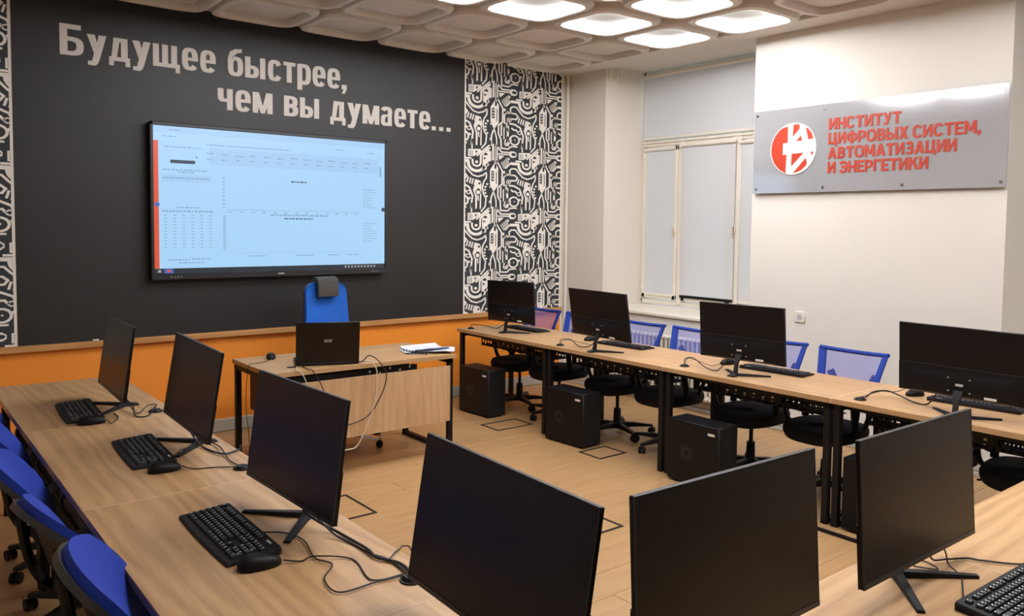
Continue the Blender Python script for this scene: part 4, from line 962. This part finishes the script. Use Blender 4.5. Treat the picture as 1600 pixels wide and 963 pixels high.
tag(MB().tube([(3.87, 2.29, .012), (3.87, 2.0, .012), (3.89, 1.85, .012)], .009, 8).build('floor_cable_trunk', BPL), 'black floor cable duct between the last leg pair and the nearest tower', 'cable')

# ---------------------------------------------------------------- chairs
def chair_base(t, h, m_=BPL, n=5, r=.29, chrome=False, a0=.3):
    MB().lathe([(.036, .052), (.04, .085), (.03, .10), (.027, h*.55)], 16).build('gas_sleeve', BPL, t)
    MB().cyl((0, 0), .013, h*.55, h, 14).build('gas_column', CHROME if chrome else BLACKM, t)
    for k in range(n):
        a = a0+2*pi*k/n; d = Vector((cos(a), sin(a), 0)); q = Vector((-sin(a), cos(a), 0)); rings = []
        for s, w_, zt, zb in ((.02, .026, .092, .050), (.13, .022, .088, .058), (r, .016, .070, .056)):
            rings.append([d*s+q*w_+Vector((0, 0, zb)), d*s-q*w_+Vector((0, 0, zb)), d*s-q*w_*.7+Vector((0, 0, zt)), d*s+q*w_*.7+Vector((0, 0, zt))])
        lg = MB().loft(rings, smooth=False).build('leg', CHROME if chrome else m_, t)
        c = MB(); p = d*(r-.004)
        Mx = Matrix.Translation((p.x, p.y, .025)) @ Matrix.Rotation(a+1.1+k, 4, 'Z') @ Matrix.Rotation(pi/2, 4, 'Y')
        for s in (-.014, .014): c.lathe([(.010, s-.008), (.0235, s-.0075), (.025, s-.004), (.025, s+.004), (.0235, s+.0075), (.01, s+.008)], 14, M=Mx)
        c.cyl((p.x, p.y), .006, .03, .06, 8); c.build('caster', BPL, lg)
def armrest(t, s, m_=BPL):
    pts = [(s*.19, .06, .40), (s*.224, .075, .43), (s*.232, .10, .52), (s*.230, .10, .585), (s*.228, .04, .612), (s*.226, -.12, .61), (s*.222, -.16, .585), (s*.215, -.13, .52), (s*.20, -.08, .42)]
    MB().tube(pts, .017, 8, sub=4, flat=(1.3, .8)).box(s*.228-.024, s*.228+.024, -.12, .10, .600, .624, .009).build('armrest', m_, t)
def seat(t, m_=SEATF, rx=.235, ry=.225, z=.42):
    def ring(k, zz, kk=3.0):
        return [(rx*k*math.copysign(abs(cos(a))**(2/kk), cos(a)), ry*k*math.copysign(abs(sin(a))**(2/kk), sin(a))+.01, zz-(.018*max(0, sin(a))**3)) for a in [2*pi*i/36 for i in range(36)]]
    MB().loft([ring(.75, z-.055), ring(.95, z-.05), ring(1.0, z-.025), ring(1.0, z), ring(.96, z+.018), ring(.8, z+.026), ring(.4, z+.022), ring(.02, z+.02)]).build('seat', m_, t)
    MB().box(-.09, .09, -.10, .10, z-.085, z-.05, .01).build('mechanism', BPL, t)
    MB().tube([(.06, 0, z-.07), (.2, .03, z-.075), (.245, .03, z-.085)], .006, 8).build('lever', BPL, t)
def make_mesh_chair():
    t = thing('office_chair', '', 'chair')
    chair_base(t, .36, r=.275); seat(t, z=.40, rx=.222)
    zb, ztp = .50, .828
    def S_(u, v):   # back surface: u across 0..1, v up 0..1
        hw = .185+.045*v**1.3; x = (2*u-1)*hw; return (x, -.185-.115*v-.045*(1-(2*u-1)**2)*(.6+.4*v)+.03, zb+(ztp-zb)*v+.012*abs(2*u-1)**2*v)
    MB().grid(S_, 14, 8).build('mesh_back', BLUEM, t)
    fr = MB(); N = 12
    rim = [S_(i/N, 1) for i in range(N+1)]; lft = [S_(0, i/8) for i in range(9)]; rgt = [S_(1, i/8) for i in range(9)]; bot = [S_(i/N, 0) for i in range(N+1)]
    fr.tube(rim, .013, 8, flat=(1, 1)).tube(bot, .012, 8)
    def strip(u0, u1, th=.010):
        rings = []
        for i in range(9):
            v = i/8; k = .8+.3*v; a = Vector(S_(u0, v)); b_ = Vector(S_(u0+(u1-u0)*(1.15-.3*v), v)); n = Vector((0, -.95, .3))*th
            rings.append([a-n, b_-n, b_+n, a+n])
        fr.loft(rings, smooth=False)
    strip(0, .10); strip(1, .90)
    fr.build('back_frame', BLUEF, t)
    sp = MB()
    for s in (-1, 1): sp.tube([(s*.05, -.06, .365), (s*.06, -.20, .38), (s*.07, -.225, .50), (s*.09, -.27, .58), (s*.15, -.27, .70)], .016, 8, sub=4, flat=(1.5, .7))
    sp.tube([(-.17, -.22, .54), (0, -.265, .55), (.17, -.22, .54)], .015, 8, sub=5)
    sp.build('back_support', BPL, t)
    armrest(t, 1); armrest(t, -1)
    return t
MC = make_mesh_chair()
rc = [(4.46, 5.56, 92, 'blue mesh office chair farthest back, right of the monitor by the circuit wallpaper'), (4.46, 5.03, 89, 'blue mesh office chair whose left back edge shows left of the window monitor'),
      (4.455, 4.345, 91, 'blue mesh office chair showing right of the window monitor, radiator seen through it'), (4.47, 3.835, 88, 'blue mesh office chair left of the third monitor, radiator seen through it'),
      (4.47, 3.135, 92, 'blue mesh office chair right of the monitor near the socket'), (4.48, 2.605, 89, 'blue mesh office chair with the whole back top visible, before the cream pier'),
      (4.47, 1.98, 84, 'blue mesh office chair hidden behind the nearest right row monitor'), (4.46, 1.47, 95, 'blue mesh office chair at the right edge, its black seat in view')]
for i, (x, y, a, lab) in enumerate(rc):
    o = MC if i == 0 else copytree(MC); o.location = (x, y, 0); o.rotation_euler = (0, 0, R(a)); o['label'] = lab; o['group'] = 'blue mesh chairs of the right row'
def make_shell_chair():
    t = thing('office_chair', '', 'chair')
    chair_base(t, .37, r=.265, a0=.3); seat(t, z=.405, rx=.215)
    zb, ztp = .47, .845; NU, NV = 20, 12
    def S_(u, v, off=0):
        a = 2*u-1; hw = .225*(1-.10*(1-v)**2); 
        top = ztp-.12*abs(a)**2.8; bot = zb+.06*abs(a)**3; z = bot+(top-bot)*v
        a0_, b0_ = a, 2*v-1; a = a0_*(1-.34*b0_*b0_)**.5; v = .5+.5*b0_*(1-.34*a0_*a0_)**.5; top = ztp-.02*abs(a)**2; bot = zb; z = bot+(top-bot)*v; hw = .245*(1-.10*(1-v)**2)
        return (a*hw, -.16-.10*v-.09*v**3-.045*(1-abs(a)**2.2)-off*(1-.3*v), z-off*.9*v)
    def sheetc(off0, off1, k=1.0):
        f = lambda u, v, o_: S_(.5+(u-.5)*k, .5+(v-.5)*k, o_)
        mb = MB()
        mb.grid(lambda u, v: f(u, v, off0), NU, NV).grid(lambda u, v: f(u, v, off1), NU, NV)
        for e in (lambda s: (s, 0), lambda s: (s, 1), lambda s: (0, s), lambda s: (1, s)):
            mb.grid(lambda s, q: f(*e(s), off0+(off1-off0)*q), 20, 1, smooth=False)
        return mb
    sheetc(.006, .022).build('back_shell', SHELL, t)
    sheetc(-.014, .006, .96).build('back_cushion', BLUEU, t)
    sp = MB().tube([(0, -.05, .36), (0, -.20, .37), (0, -.27, .46), (0, -.30, .62)], .026, 8, sub=5, flat=(1.5, .6)); sp.build('back_support', BPL, t)
    armrest(t, 1, SHELL); armrest(t, -1, SHELL)
    return t
SCH = make_shell_chair()
lc = [(.715, 2.02, -97, 'blue upholstered chair nearest the camera on the left row'), (.69, 2.525, -84, 'blue upholstered chair turned slightly, between the two larger blue backs'),
      (.665, 3.035, -95, 'blue upholstered chair with the widest visible back on the left row'), (.68, 3.62, -94, 'blue upholstered chair fourth from the camera on the left row'),
      (.69, 4.25, -92, 'blue upholstered chair at the far end of the left row')]
for i, (x, y, a, lab) in enumerate(lc):
    o = SCH if i == 0 else copytree(SCH); o.location = (x, y, 0); o.rotation_euler = (0, 0, R(a)); o['label'] = lab; o['group'] = 'blue upholstered chairs of the left row'
def teacher_chair():
    t = thing('teacher_chair', 'tall bright blue chair with charcoal headrest behind the laptop', 'chair', (2.66, 5.36, 0), R(183))
    chair_base(t, .40, r=.31, chrome=True, a0=.75); seat(t, z=.44, m_=BLUET)
    def S_(u, v, off=0):
        a = 2*u-1; k = min(1, (1-v)/.16) if v > .84 else 1; kk = (1-(1-k)**2.8)**.5 if v > .84 else 1
        hw = .186*(1-.13*v)*kk; return (a*hw+.0, -.22-.06*v-.03*(1-a*a)-off, .50+.675*v)
    for nm, a0, a1, m_ in (('back_cushion', -.02, .012, BLUET), ('back_shell', .012, .028, SHELL)):
        mb = MB().grid(lambda u, v: S_(u, v, a0), 16, 28).grid(lambda u, v: S_(u, v, a1), 16, 28)
        for e in (lambda s: (0, s), lambda s: (1, s), lambda s: (s, 0)): mb.grid(lambda s, q: S_(*e(s), a0+(a1-a0)*q), 28, 1)
        mb.build(nm, m_, t)
    def hr(u, v):
        x = (u-.5)*.168+.0
        if v < .5: s = v/.5; return (x, -.305+.0*s+.05*math.sin(s*pi/2)+.018, 1.06+.125*s)
        s = (v-.5)/.5; return (x, -.305+.068+.012*math.sin(s*pi)+.0*s, 1.185-.135*s)
    mb = MB(); prof = [(-.325, 1.08), (-.328, 1.16), (-.315, 1.19), (-.285, 1.198), (-.245, 1.192), (-.222, 1.17), (-.215, 1.10), (-.218, 1.055), (-.235, 1.05), (-.245, 1.07), (-.255, 1.15), (-.29, 1.165), (-.308, 1.15), (-.31, 1.08)]
    mb.loft([[(x, y_, z) for y_, z in prof] for x in (-.082, -.078, 0, .078, .082)], smooth=True)
    mb.build('headrest', GREYPAD, t)
    MB().tube([(0, -.05, .38), (0, -.24, .39), (0, -.275, .52), (0, -.30, .7)], .02, 8, sub=4, flat=(1.6, .6)).build('back_support', BPL, t)
    armrest(t, 1); armrest(t, -1)
teacher_chair()
# chalk stub on the rail
tag(MB().box(-.02, .02, -.006, .006, 0, .012, .003).build('chalk', LBL, None, (1.205, D-.03, RT)), 'small white chalk piece on the wooden rail above the farthest left monitor', 'chalk')
